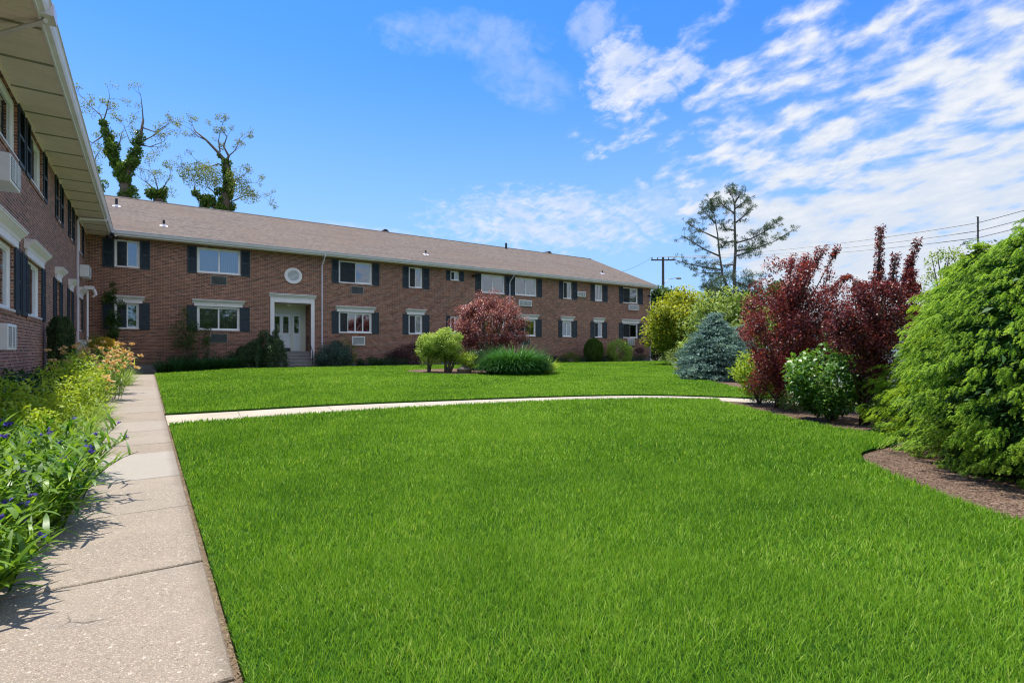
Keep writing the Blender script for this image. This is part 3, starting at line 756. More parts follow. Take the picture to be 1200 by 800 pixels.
def rest_of_shell():
    fo = MB(); PF.box(fo, XW, ent[0], -.4, .50, -.3, .02); PF.box(fo, ent[1], XE, -.4, .50, -.3, .02)
    fo.box(XE - .3, YF + .3, -1.5, XE + .02, YF + 15, .5); PL.box(fo, -6, YF - .02, -.4, .42, -.3, .02)
    fo.build('foundation', 'foundation', B)
    # gable end, back walls
    mb = MB(); ym = YF + 7.5; zr = SZ + .15 + 3.35
    mb.quad((XE, YF, .5), (XE, YF + 15, .5), (XE, YF + 15, SZ), (XE, ym, zr - .2), (XE, YF, SZ))
    mb.quad((-10, YF + 15, 0), (XE, YF + 15, 0), (XE, YF + 15, SZ), (-10, YF + 15, SZ))
    mb.quad((XW - 14, -6, 0), (XW, -6, 0), (XW, -6, SZ), (XW - 7, -6, zr - .3), (XW - 14, -6, SZ))
    mb.quad((XW - 14, -6, 0), (XW - 14, 45, 0), (XW - 14, 45, SZ), (XW - 14, -6, SZ))
    o = mb.build('brick_wall', 'brick', B); o['label'] = 'brick end and rear walls'
    # roof: two gables meeting in a valley
    pitch = .415; e0 = YF - .60; zg = SZ + .20; yr = YF + 7.5; zr = zg + pitch * (yr - e0); XG = XW + .86; ov = XE + .22
    xr = XG - (yr - e0)
    rf = MB(); th = .09
    def slab(pts):
        rf.quad(*pts); lo = [(p[0], p[1], p[2] - th) for p in pts]; rf.quad(*lo[::-1])
        for i in range(len(pts)):
            j = (i + 1) % len(pts); rf.quad(pts[i], lo[i], lo[j], pts[j])
    slab([(XG, e0, zg), (ov, e0, zg), (ov, yr, zr), (xr, yr, zr)])
    slab([(ov, yr + .001, zr), (ov, YF + 15.5, zr - pitch * 8), (xr - 8, YF + 15.5, zr - pitch * 8), (xr, yr + .001, zr)])
    slab([(XG, -6.4, zg), (XG, e0, zg), (xr, yr, zr), (xr, -6.4, zr)])
    slab([(xr, -6.4, zr), (xr, yr, zr), (xr - 8, yr + 8, zr - pitch * 8), (xr - 8, -6.4, zr - pitch * 8)])
    roof = rf.build('roof', 'roof', B)
    rc = MB(); rc.prism([(xr, yr - .16, zr - .05), (xr, yr, zr + .035), (xr, yr + .16, zr - .05)], (xr, 0, 0), (ov, 0, 0)); rc.build('ridge_cap', paint('ridge', (.10, .08, .07), .9, .3, 8), roof)
    # vents on the slope
    def vent(px, py, hgt=.38, r=.045):
        s_ = (px - CX) / F; k = (HY - py) / F
        # ray / roof plane z = zg + pitch*(y-e0)
        dy = CA - s_ * SA; d = (zg - EYE - pitch * e0) / (k - pitch * dy); x = d * (SA + s_ * CA); y = d * dy; z = EYE + k * d
        m = MB(); m.tube([(x, y, z - .1), (x, y, z + hgt)], r, 8); vo = m.build('vent_pipe', BLACK, roof)
        f2 = MB(); q = .17
        f2.quad((x - q, y - q, z - pitch * q + .02), (x + q, y - q, z - pitch * q + .02), (x + q, y + q, z + pitch * q + .02), (x - q, y + q, z + pitch * q + .02)); f2.tube([(x, y, z - .05), (x, y, z + .09)], r + .03, 8); f2.build('flashing', WHITE, vo)
    vent(136.5, 242, .42, .06); vent(192, 265, .30, .055); vent(499, 298.5, .28, .05); vent(706, 321, .26, .06)
    for px in (455, 590, 648):
        s_ = (px - CX) / F; d = yr / (CA - s_ * SA); x = d * (SA + s_ * CA)
        m = MB()
        if px == 590: m.tube([(x, yr - .4, zr - .25), (x, yr - .4, zr + .30)], .09, 8); m.build('vent_pipe', BLACK, roof)
        else:
            m.prism([(x - .55, yr + .5, zr - .3), (x - .1, yr + .5, zr + .33), (x + .1, yr + .5, zr + .33), (x + .75, yr + .5, zr - .3)], (0, 0, 0), (0, .7, 0)); m.build('ridge_vent', paint('vent_brown', (.06, .05, .045), .7, .2), roof)
    # soffits
    sf = MB(); sf.box(XW - .02, -6.4, SZ, XG - .03, e0 + .03, SZ + .03); sf.box(XW, e0 + .03, SZ, ov, YF + .1, SZ + .03)
    y = -6
    while y < e0 - .1:
        y += .1715
        sf.box(XW + .01, y, SZ - .004, XG - .04, y + .012, SZ)
    s_o = sf.build('soffit', SOFFIT, B)
    y = .35
    while y < e0 - .2:
        sv = MB(); sv.box(XW + .01, y, SZ - .010, XG - .04, y + .085, SZ - .0045); sv.build('vent_strip', SOFDARK, s_o)
        y += 1.372
    fm = MB(); fm.box(XW + .002, -6, SZ - .05, XW + .03, YF - .02, SZ - .001); fm.build('frieze_board', SOFFIT, s_o)
    # fascia and K-style gutters
    fa = MB(); fa.box(XG - .03, -6.4, SZ - .03, XG, e0, zg); fa.box(XG, e0, SZ - .03, ov, e0 + .03, zg)
    fa.box(ov - .03, e0 + .03, SZ - .03, ov, e0 + .6, SZ + .2); fa.build('fascia', WHITE, B)
    prof = [(0, .0), (.07, .0), (.10, .05), (.115, .10), (.135, .135), (.15, .135), (.15, .155), (.0, .155)]
    z0 = zg - .165
    gu = MB(); gu.prism([(XG + p, -6.4, z0 + q) for p, q in prof], (0, -6.4, 0), (0, e0 - .15, 0))
    gu.prism([(XG, e0 - p, z0 + q) for p, q in prof], (XG, 0, 0), (ov, 0, 0))
    gu.box(XG + .0, e0 - .15, z0, XG + .15, e0, z0 + .155)
    gu.build('gutter', GUTTER, B)
    rk = MB()   # rake board on the gable end
    rk.prism([(ov - .025, e0, zg - .2), (ov - .025, e0, zg - .01), (ov - .025, yr, zr - .01), (ov - .025, yr, zr - .2)], (0, 0, 0), (.03, 0, 0)); rk.build('rake_board', WHITE, B)
    # downspouts
    def dsp(pts, sz=.04, name='downspout'):
        m = MB(); m.tube(pts, sz, 4); m.tube([(pts[-2][0], pts[-2][1], 3.0), (pts[-2][0], pts[-2][1], 3.03)], sz * 1.25, 4)
        m.build(name, GUTTER, B)
    def dF(px, zb=.6): x = uF(px); return [(x, e0 - .07, z0 + .03), (x, e0 - .05, z0 - .08), (x, YF - .06, z0 - .55), (x, YF - .06, zb), (x, YF - .16, zb - .08)]
    dsp(dF(377.3)); dsp(dF(597)); 
    x = XE - .05; dsp([(x, e0 - .07, z0), (x, e0 - .05, z0 - .08), (x, YF - .06, z0 - .5), (x, YF - .06, .55), (x, YF - .2, .4)])
    yl = 25.9; dsp([(XG + .06, yl + .6, z0), (XG + .05, yl + .6, z0 - .06), (XW + .10, yl, z0 - .24), (XW + .07, yl, z0 - .34), (XW + .07, yl, .7), (XW + .2, yl, .6)])
    yl = 11.6; dsp([(XG + .06, yl - .6, z0), (XG + .05, yl - .6, z0 - .07), (XW + .10, yl + .1, z0 - .26), (XW + .07, yl + .1, z0 - .36), (XW + .07, yl + .1, .5), (XW + .2, yl + .1, .42)])
    cl = MB(); cl.box(XG - .02, 10.85, z0 - .03, XG + .17, 11.2, z0 + .16); cl.build('gutter_joint', GUTTER, B)
    # floodlights
    fl = MB(); X, Y = XW + .95, YF - .75
    fl.tube([(X, Y, SZ), (X, Y, SZ - .05)], .08, 10); fl.tube([(X, Y, SZ - .05), (X, Y, SZ - .12)], .03, 6)
    for s in (-1, 1): fl.tube([(X + s * .03, Y - .02, SZ - .10), (X + s * .17, Y - .12, SZ - .20)], [.04, .085], 10)
    fl.build('floodlight', BLACK, B)
    fl = MB(); X = uF(554.5); fl.tube([(X, YF, 6.1), (X, YF - .12, 6.12)], .05, 8)
    for s in (-1, 1): fl.tube([(X + s * .03, YF - .12, 6.12), (X + s * .15, YF - .24, 6.02)], [.04, .08], 8)
    fl.build('floodlight', BLACK, B)
    fl = MB(); X = XE - .25; fl.tube([(X, YF, 5.75), (X, YF - .14, 5.75)], .05, 8); fl.tube([(X, YF - .14, 5.8), (X, YF - .2, 5.65)], [.05, .09], 8); fl.build('floodlight', BLACK, B)
rest_of_shell()

def entrance():
    u0, u1 = ent[0], ent[1]; DW = -1.25; FZ = 1.12
    s = MB(); a0, a1 = uF(315.2), uF(369.6)
    PF.box(s, a0 + .06, u0 + .0, .35, 4.0, .002, .07); PF.box(s, u1, a1 - .06, .35, 4.0, .002, .07)
    PF.box(s, u0 + .0, u1 - .0, ent[3] - .02, 4.0, -.03, .07)
    PF.box(s, u0 - .05, u1 + .05, ent[3] + .02, ent[3] + .05, .07, .09)
    prof = [(4.0, .002), (4.0, .10), (4.06, .12), (4.10, .20), (4.13, .20), (4.16, .24), (4.19, .24), (4.19, .002)]
    s.prism([PF.pt(a0, v, w) for v, w in prof], PF.pt(a0, 0, 0), PF.pt(a1, 0, 0))
    s.build('entrance_surround', WHITE, B)
    r = MB(); r.quad(PF.pt(u0, ent[3] - .05, -.03), PF.pt(u1, ent[3] - .05, -.03), PF.pt(u1, ent[3] - .05, DW), PF.pt(u0, ent[3] - .05, DW))
    r.build('porch_ceiling', SOFFIT, B)
    # door screen at the back of the recess
    top = 3.72; f = MB(); dz0, dz1 = DW, DW + .09
    dl0, dl1 = u0 + .10, u0 + .10 + .98; sl0, sl1 = dl1 + .10, dl1 + .10 + .40
    PF.box(f, u0, dl0, FZ, top, dz0, dz1); PF.box(f, dl1, sl0, FZ, 3.25, dz0, dz1); PF.box(f, sl1, u1, FZ, top, dz0, dz1)
    PF.box(f, dl0, sl1, 3.25, top, dz0, dz1 - .01); PF.box(f, dl0, sl1, 3.22, 3.27, dz1 - .01, dz1 + .02)
    d = MB(); c0 = DW + .02; c1 = DW + .065
    fr = f.build('door_frame', paint('frame_cream', (.72, .70, .62), .5, .05), B)
    st = .12; mid = (dl0 + dl1) / 2; gz0, gz1 = 2.15, 3.05
    PF.box(d, dl0 + .005, dl0 + st, FZ + .03, 3.22, c0, c1); PF.box(d, dl1 - st, dl1 - .005, FZ + .03, 3.22, c0, c1)
    PF.box(d, mid - .09, mid + .09, gz0, gz1, c0, c1)
    PF.box(d, dl0 + st, dl1 - st, FZ + .03, gz0, c0, c1); PF.box(d, dl0 + st, dl1 - st, gz1, 3.22, c0, c1)
    for q0, q1 in ((dl0 + .18, mid - .06), (mid + .06, dl1 - .18)): PF.box(d, q0, q1, FZ + .30, 2.0, c1, c1 + .012)
    do = d.build('door', DOORW, B)
    gm = MB()
    for a, b in ((dl0 + st, mid - .09), (mid + .09, dl1 - st)): gm.quad(PF.pt(a, gz0, c0 + .02), PF.pt(b, gz0, c0 + .02), PF.pt(b, gz1, c0 + .02), PF.pt(a, gz1, c0 + .02))
    gm.build('glass_light', 'glass', do)
    lc = MB()
    for a, b in ((dl0 + st, mid - .09), (mid + .09, dl1 - st)): 
        PF.box(lc, a + .03, b - .03, gz0 + .03, gz0 + .52, c0 - .03, c0 - .02)
    lc.build('lace_curtain', paint('lace', (.75, .74, .70), .8, .2, 14), do)
    k = MB(); PF.box(k, dl0 + .02, dl1 - .02, FZ + .035, FZ + .20, c1, c1 + .008); k.build('kick_plate', ACD, do)
    h = MB(); h.tube([PF.pt(dl1 - .06, 2.05, c1), PF.pt(dl1 - .06, 2.05, c1 + .06)], .028, 8); h.build('door_knob', paint('brass', (.6, .45, .2), .3, .1, 5, .5, .9), do)
    sl_ = MB(); PF.box(sl_, sl0, sl1, FZ + .02, 2.15, c0, c1); PF.box(sl_, sl0, sl0 + .08, 2.15, 3.22, c0, c1); PF.box(sl_, sl1 - .08, sl1, 2.15, 3.22, c0, c1); PF.box(sl_, sl0 + .08, sl1 - .08, 3.10, 3.22, c0, c1)
    so_ = sl_.build('sidelight', DOORW, B)
    g2 = MB(); g2.quad(PF.pt(sl0 + .08, 2.15, c0 + .02), PF.pt(sl1 - .08, 2.15, c0 + .02), PF.pt(sl1 - .08, 3.10, c0 + .02), PF.pt(sl0 + .08, 3.10, c0 + .02)); g2.build('pane', 'glass', so_)
    # ceiling lamp
    l = MB(); xm = (u0 + u1) / 2 - .1; zc = ent[3] - .05; l.tube([(xm, YF + .55, zc), (xm, YF + .55, zc - .05), (xm, YF + .55, zc - .12)], [.14, .15, .09], 12); l.build('ceiling_lamp', paint('opal', (.85, .82, .75), .3, .02), B)
    # steps: five risers
    stp = MB(); g0 = .24; n = 5; rise = (FZ - g0) / n; y = YF - .95
    for i in range(n):
        t = g0 + rise * (i + 1)
        yy0 = y + .30 * i; yend = y + .30 * (i + 1) if i < n - 1 else YF + 1.25
        if i >= 3: stp.box(u0 + .003, yy0, -.2, u1 - .003, yend, t)
        else: stp.box(u0 - .05, yy0, -.2, u1 + .05, min(yend, YF - .021), t)
        stp.box(u0 + (.003 if i >= 3 else -.05), yy0 - .025, t - .045, u1 - (.003 if i >= 3 else -.05), yy0, t)
    stp.box(u0 + .003, YF - .02, -.2, u1 - .003, YF + .30, g0 + rise * 3)
    stp.build('entrance_steps', 'step_stone', B)
    hr = MB(); xh = u1 - .12
    hr.tube([(xh, y + .1, .3), (xh, y + .1, 1.15), (xh, YF + .3, 2.0), (xh, YF + .3, 1.1)], .018, 6); hr.tube([(xh, y + .6, .55), (xh, y + .6, 1.5)], .014, 6)
    hr.build('handrail', BLACK, B)
    # round window above
    cx, cz = uF(343.5), 5.19
    rw = MB()
    def ring(mb, r0, r1, w0, w1, n=32, sy=1.0):
        for i in range(n):
            a, b = 2 * math.pi * i / n, 2 * math.pi * (i + 1) / n
            P = lambda r, t, w: PF.pt(cx + r * math.cos(t), cz + r * math.sin(t) * sy, w)
            mb.quad(P(r0, a, w1), P(r1, a, w1), P(r1, b, w1), P(r0, b, w1)); mb.quad(P(r1, a, w0), P(r1, a, w1), P(r1, b, w1), P(r1, b, w0)); mb.quad(P(r0, a, w0), P(r0, b, w0), P(r0, b, w1), P(r0, a, w1))
    ring(rw, .33, .45, .002, .07, 32, .95); ring(rw, .29, .34, .002, .045, 32, .95); ro = rw.build('round_window', WHITE, B)
    di = MB(); n = 32
    di.quad(*[PF.pt(cx + .32 * math.cos(2 * math.pi * i / n), cz + .30 * math.sin(2 * math.pi * i / n), .012) for i in range(n)]); di.build('pane', paint('frosted', (.42, .45, .48), .25, .25, 14), ro)
    lv = MB()
    for q in range(-4, 5):
        hw = math.sqrt(max(0, .29 ** 2 - (q * .065) ** 2)); PF.box(lv, cx - hw, cx + hw, cz + q * .062 - .008, cz + q * .062 + .008, .013, .03)
    lv.build('louvre', WHITE, ro)
entrance()

# left wing face
LLO, LLT, LUO, LUT = 1.97, 3.28, 5.12, 6.33
left_up = [(12.2, 14.95, 11.7, 15.6, 1, (0, .4)), (16.32, 18.2, 15.78, 18.8, 1, (.3, .5)), (20.95, 21.5, 20.4, 22.15, 0, (0, .9)), (24.1, 24.7, 23.55, 25.3, 0, (0, 0)), (26.75, 28.25, 26.2, 28.8, 1, (0, .6))]
left_lo = [(12.1, 14.6, 11.5, 15.15, 1, (0, .5)), (15.9, 17.95, 15.3, 18.45, 1, (.45, .4)), (20.6, 21.35, 20.05, 21.95, 0, (0, 0)), (23.85, 24.55, 23.3, 25.15, 0, (.9, 0)), (26.6, 28.0, 26.1, 28.55, 1, (0, .6))]
more = [(8.2, 9.0, 7.6, 9.6, 0, (0, 0)), (4.4, 6.3, 3.85, 6.85, 1, (.4, .4)), (0, 1.6, -.6, 2.2, 1, (0, .5)), (-4, -2.2, -4.6, -1.6, 1, (.3, .3))]
lh = [(r[0], r[1], LUO, LUT) for r in left_up + more] + [(r[0], r[1], LLO, LLT) for r in left_lo + more]
o = wall(PL, -6, YF, .42, SZ, lh).build('brick_wall', 'brick', B); o['label'] = 'brick wall of the left wing beside the sidewalk'
for r, v0, v1 in [(r, LUO, LUT) for r in left_up + more] + [(r, LLO, LLT) for r in left_lo + more]:
    window(PL, r[0], r[1], v0, v1, r[5], r[4])
    shutter(PL, r[2], r[0] - .01, v0 - .03, v1 + .02); shutter(PL, r[1] + .01, r[3], v0 - .03, v1 + .02)
    if v0 == LLO: lintel(PL, r[0] - .26, r[1] + .26, v1 + .0, v1 + .34)
ac(PL, 11.95, 12.8, 3.99, 4.46, .36); ac(PL, 11.9, 12.6, 1.20, 1.64, .34); ac(PL, 27.3, 28.3, 4.15, 4.62, .30); ac(PL, 27.1, 27.9, 1.15, 1.6, .25)
ds = MB(); ds.tube([(XW + .10, 29.3, 3.85), (XW + .10, 29.3, .6)], .05, 4); ds.box(XW + .01, 29.1, 3.8, XW + .35, 29.5, 3.95); ds.tube([(XW + .33, 29.3, 3.82), (XW + .40, 29.3, 3.6), (XW + .28, 29.3, 3.5)], [.07, .06, .04], 8); ds.build('wall_bracket', WHITE, B)

# ------------------------------------------------------------------ vegetation materials
mat_leaf('grass', (.042, .145, .010), (.26, .485, .035), .40, .6, .10, (.50, .62, .14))
mat_leaf('strap_leaf', (.045, .15, .014), (.29, .47, .05), .48, .4, .4)
mat_leaf('lime_leaf', (.18, .33, .02), (.58, .68, .08), .42, .45, .3)
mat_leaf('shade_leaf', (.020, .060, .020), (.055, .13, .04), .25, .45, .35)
mat_leaf('iris_leaf', (.15, .28, .05), (.42, .56, .12), .40, .45, .3)
mat_leaf('dark_strap', (.022, .085, .025), (.07, .20, .06), .28, .4, .4)
mat_leaf('daylily', (.03, .12, .03), (.11, .31, .06), .32, .5, .15)
mat_leaf('yew', (.035, .07, .03), (.11, .17, .065), .15, .55, .25)
mat_leaf('globe_green', (.04, .09, .012), (.13, .23, .03), .2, .6, .2)
mat_leaf('gold', (.50, .32, .02), (.85, .55, .06), .3, .5, .2)
mat_leaf('gold_green', (.06, .13, .02), (.30, .36, .05), .3, .5, .2)
mat_leaf('rose', (.035, .085, .02), (.12, .22, .05), .3, .45, .3)
mat_leaf('viburnum', (.035, .12, .02), (.22, .42, .07), .35, .4, .4, (.60, .72, .38))  # third tone puts pale leaf glints into the colour
mat_leaf('tree_lime', (.22, .36, .04), (.60, .74, .20), .38, .5, .25)
mat_leaf('tree_yellow', (.14, .22, .02), (.62, .62, .06), .38, .5, .25)
mat_leaf('tree_pale', (.14, .24, .05), (.46, .56, .16), .35, .5, .25)
mat_leaf('tree_green', (.035, .075, .02), (.12, .20, .05), .3, .5, .25)
mat_leaf('maple_red', (.08, .02, .026), (.46, .15, .16), .36, .42, .5, (.88, .54, .52))
mat_leaf('plum_red', (.042, .016, .020), (.25, .040, .05), .37, .38, .5, (.55, .15, .14))
mat_leaf('plum_bright', (.05, .016, .02), (.33, .05, .055), .38, .38, .5, (.66, .18, .15))
mat_leaf('barberry', (.05, .022, .03), (.15, .07, .08), .2, .5, .2)
mat_leaf('blue_spruce', (.06, .14, .13), (.30, .44, .36), .10, .6, .2, (.44, .56, .44))
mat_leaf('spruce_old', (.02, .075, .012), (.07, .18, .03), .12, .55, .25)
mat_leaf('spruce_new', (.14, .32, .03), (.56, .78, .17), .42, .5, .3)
mat_leaf('spruce_gold', (.24, .42, .03), (.68, .88, .12), .42, .5, .25)
mat_leaf('pine', (.045, .09, .045), (.18, .24, .11), .12, .55, .25)
mat_leaf('ivy', (.05, .13, .02), (.26, .40, .07), .25, .4, .4)
mat_leaf('young_leaf', (.13, .18, .03), (.36, .40, .10), .4, .5, .2)
mat_leaf('pachy', (.012, .05, .022), (.04, .12, .05), .2, .45, .35)
mat_leaf('blue_green', (.05, .09, .07), (.13, .20, .15), .15, .6, .2)
mat_leaf('petal_blue', (.07, .05, .45), (.20, .15, .75), .3, .5, .2)
mat_leaf('petal_peach', (.66, .38, .16), (.90, .68, .42), .35, .5, .2)
mat_leaf('petal_yellow', (.45, .18, .08), (.7, .35, .15), .35, .5, .2)

# ------------------------------------------------------------------ lawn blades
ISL = smooth_poly([at(476, 22.4), at(500, 21.4), at(535, 20.9), at(563, 21.2), at(600, 21.4), at(640, 22.0), at(650, 23.5), at(635, 25.0), at(560, 26), at(500, 24.6), at(478, 23.4), at(476, 22.4)], 3)[:-1]
def grass_blades():
    polys = [lawnA, lawnB]
    Ps = []; Ls = []; Ws = []
    def fill(poly, x0, x1, y0, y1, bands):
        area = (x1 - x0) * (y1 - y0)
        for (d0, d1, dens, L, W) in bands:
            # candidates only in the bounding square of the band
            bx0, bx1 = max(x0, -d1), min(x1, d1); by0, by1 = max(y0, -d1), min(y1, d1)
            if bx1 <= bx0 or by1 <= by0: continue
            n = int(dens * (bx1 - bx0) * (by1 - by0))
            x = RNG.uniform(bx0, bx1, n); y = RNG.uniform(by0, by1, n); d = np.hypot(x, y)
            k = (d >= d0) & (d < d1); x, y = x[k], y[k]
            # skip what lies far behind the camera
            fwd = x * SA + y * CA; lat = x * CA - y * SA
            k = (fwd > -.6) & (np.abs(lat) < 1.35 * fwd + 2.0); x, y = x[k], y[k]
            k = inpoly(x, y, poly); x, y = x[k], y[k]
            k = ~inpoly(x, y, ISL); x, y = x[k], y[k]
            Ps.append(np.stack([x, y], 1)); Ls.append(np.full(len(x), L)); Ws.append(np.full(len(x), W))
    bands = [(0, 3.2, 17000, .050, .0029), (3.2, 5.5, 8500, .054, .0042), (5.5, 9, 3600, .064, .0075), (9, 15, 1700, .066, .012), (15, 24, 800, .068, .020), (24, 46, 380, .07, .034)]
    fill(lawnA, .27, 12, -3, 11, bands); fill(lawnB, .27, 34.6, 7, 28.4, bands)
    P = np.concatenate(Ps); L = np.concatenate(Ls); W = np.concatenate(Ws); n = len(P)
    x, y = P[:, 0], P[:, 1]
    pn = np.sin(x * 1.9 + 1.3 * np.sin(y * 1.1)) * np.sin(y * 2.3 + np.sin(x * 1.7)) * .5 + np.sin(x * 6.1 + y * 3.3) * np.sin(y * 7.2 - x * 2.1) * .3
    L = L * RNG.uniform(.55, 1.15, n) * (1 + .18 * pn); W = W * RNG.uniform(.7, 1.3, n)
    big = np.sin(x * .55 + 2.1 * np.sin(y * .31)) * np.sin(y * .47 + 1.4 * np.sin(x * .37 + 1))
    tone = np.clip(RNG.beta(1.5, 2.0, n) * .9 + .03 + .13 * pn + .10 * big, 0, 1); tone = np.where(RNG.random(n) < .05, .95, tone); L = L * np.where(RNG.random(n) < .03, 1.35, 1.0)
    edge = (x < .36); L = np.where(edge, L * .8, L)
    az = RNG.uniform(0, 2 * math.pi, n)
    P3 = np.stack([x, y, g(x, y) + .040], 1)
    rows = blade_rows(P3, az, L, W, RNG.uniform(.05, .55, n), RNG.uniform(.1, 1.1, n), 2, .12)
    o = stripmesh('lawn_grass', rows, tone, 'grass'); tag(o, 'bright green mown grass blades covering the lawn', 'grass', kind='stuff')
    print('grass blades', n)
grass_blades()

def joint_weeds():
    P = []
    for y in (3.43, 4.72, 5.9, 2.15, 7.34):
        for x in RNG.uniform(-.95, .25, 260 if y > 3 else 120):
            if math.sin(x * 7 + y * 3) + math.sin(x * 17 + y) < .1: continue
            P.append((x, y + RNG.normal(0, .004) + (x + .97) / 1.23 * .0, gz(x, y) + .004))
    P = np.array(P); n = len(P)
    rows = blade_rows(P, RNG.uniform(0, 6.28, n), RNG.uniform(.012, .032, n), .0025, RNG.uniform(.3, 1.2, n), .6, 2)
    o = stripmesh('joint_weeds', rows, RNG.uniform(0, .6, n), 'grass'); tag(o, 'tiny weeds growing in the sidewalk joints', 'weeds', kind='stuff')
joint_weeds()
def edge_litter():
    n = 2600
    y = RNG.uniform(.2, 12, n) ** 1.0; x = .30 + RNG.normal(0, .022, n)
    P = np.stack([x, y, g(x, y) + .012], 1)
    rows = blade_rows(P, RNG.uniform(0, 6.28, n), RNG.uniform(.015, .045, n), .003, RNG.uniform(.9, 1.4, n), .2, 2)
    o = stripmesh('dry_clippings', rows, RNG.uniform(0, 1, n), mat_leaf('straw', (.30, .22, .12), (.5, .38, .22), .2)); tag(o, 'dry grass clippings in the gap between the sidewalk and lawn', 'clippings', kind='stuff')
    # mulch chips near the camera
    n = 26000
    x = RNG.uniform(4.6, 12.3, n); y = RNG.uniform(-1.5, 7.4, n)
    k = inpoly(x, y, bed1_near + [(11.6, 3.2), (11.5, 5.2), (11.15, 6.9)]) | inpoly(x, y, bed2_near + [(12.5, -3), (12.0, 2.2)]); x, y = x[k], y[k]; n = len(x)
    P = np.stack([x, y, g(x, y) + .02], 1); D = rdir(n); D[:, 2] = np.abs(D[:, 2]) * .3
    N = rdir(n); N[:, 2] = 1.2
    o = npmesh('mulch_chips', leaf_quads(P, D, N, RNG.uniform(.012, .04, n), RNG.uniform(.004, .010, n), .1), RNG.uniform(0, 1, n), mat_leaf('chips', (.08, .048, .03), (.40, .28, .19), 0, .9, .1))
    tag(o, 'brown bark mulch chips strewn over the beds on the right', 'mulch', kind='stuff')
edge_litter()

# ------------------------------------------------------------------ plant builders
def plant(name, x, y, label, cat, group=None, z=None):
    return empty(name, (x, y, gz(x, y) if z is None else z), label, cat, group)

def clump_crown(parent, clumps, n, leaf, mat, spread=1.0, name='crown', up=.35, aspect=.55, outward=.5, tone_up=.35, thirdp=0):
    """clumps: (x,y,z,r) local; n leaves in total shared by volume; leaf: (min,max) length"""
    C = np.array([c[:3] for c in clumps]); r = np.array([c[3] for c in clumps])
    w = r ** 2.2; cnt = np.maximum(3, (n * w / w.sum()).astype(int)); idx = np.repeat(np.arange(len(C)), cnt); m = len(idx)
    dirs = rdir(m); rad = RNG.random(m) ** .42
    P = C[idx] + dirs * (r[idx] * rad * spread)[:, None]
    cen = C.mean(0); out = unit(P - cen)
    D = unit(dirs * outward + rdir(m) * .9 + np.array([0, 0, -.15])); N = unit(rdir(m) * .8 + out * .35 + np.array([0, 0, up * 2]))
    L = RNG.uniform(leaf[0], leaf[1], m)
    L = L * np.where(RNG.random(m) < .3, .65, 1.0)
    ct = RNG.uniform(0, .35, len(C))
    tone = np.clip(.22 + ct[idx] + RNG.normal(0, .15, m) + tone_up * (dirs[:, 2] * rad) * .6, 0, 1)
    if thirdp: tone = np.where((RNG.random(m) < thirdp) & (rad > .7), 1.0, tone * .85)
    return npmesh(name, leaf_quads(P, D, N, L, L * aspect), tone, mat, parent)

def ellip_clumps(cx, cy, cz, rx, ry, rz, k, rc, inner=.45, zmin=None, jitter=.12, pw=1.0):
    out = []
    for _ in range(k):
        d = np.array(rdir(1)[0]); f = random.uniform(inner, 1.0) ** .6
        z = cz + d[2] * rz * f
        if zmin is not None and z < zmin: z = zmin + random.uniform(0, .2) * rz
        out.append((cx + d[0] * rx * f * random.uniform(1 - jitter, 1 + jitter), cy + d[1] * ry * f * random.uniform(1 - jitter, 1 + jitter), z, rc * random.uniform(.7, 1.35)))
    return out

def stems(parent, base, tips, r0, mat='bark', name='trunk', mid=.5, wob=.08, fork=None):
    mb = MB()
    for t in tips:
        b = Vector(base) + Vector((random.uniform(-1, 1) * r0 * 1.2, random.uniform(-1, 1) * r0 * 1.2, -.05)); t = Vector(t); L = (t - b).length
        pts = [b]
        for k in (.3, .6, .85):
            q = b.lerp(t, k); q += Vector((random.uniform(-wob, wob), random.uniform(-wob, wob), 0)) * L * .6; q.z += L * .06 * math.sin(k * 3.1); pts.append(q)
        pts.append(t); mb.tube(pts, [r0, r0 * .75, r0 * .5, r0 * .3, r0 * .12], 5)
    return mb.build(name, mat, parent, smooth=True)

def shrub(name, x, y, rx, rz, zc, label, cat, leafmat, n, leaf, k=26, rc=.3, stem_n=7, z0=0, group=None, r0=.025, inner=.45, aspect=.55, ry=None, up=.35, thirdp=0, bark='bark', clumps_extra=None):
    t = plant(name, x, y, label, cat, group)
    cl = ellip_clumps(0, 0, zc, rx, ry or rx, rz, k, rc * rx, inner)
    cl = [c for c in cl if c[2] > .02]
    if clumps_extra: cl += clumps_extra
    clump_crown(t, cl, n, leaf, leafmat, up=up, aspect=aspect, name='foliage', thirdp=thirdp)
    if stem_n: stems(t, (0, 0, 0), [(c[0] * .8, c[1] * .8, c[2]) for c in random.sample(cl, min(stem_n, len(cl)))], r0, bark, 'stem')
    return t

def strap_clump(name, x, y, n, L, W, label, cat, mat, spread=.12, lean=(.1, .9), curl=(.5, 1.5), group=None, fl=None, z=None, part='leaf_tuft', seg=4):
    t = plant(name, x, y, label, cat, group, z)
    a = RNG.uniform(0, 6.283, n); rr = spread * np.sqrt(RNG.random(n))
    P = np.stack([np.cos(a) * rr, np.sin(a) * rr, np.zeros(n)], 1)
    az = a + RNG.normal(0, .7, n)
    rows = blade_rows(P, az, RNG.uniform(L * .55, L * 1.1, n), RNG.uniform(W * .7, W * 1.2, n), RNG.uniform(*lean, n), RNG.uniform(*curl, n), seg)
    stripmesh(part, rows, np.clip(RNG.normal(.5, .25, n), 0, 1), mat, t)
    return t

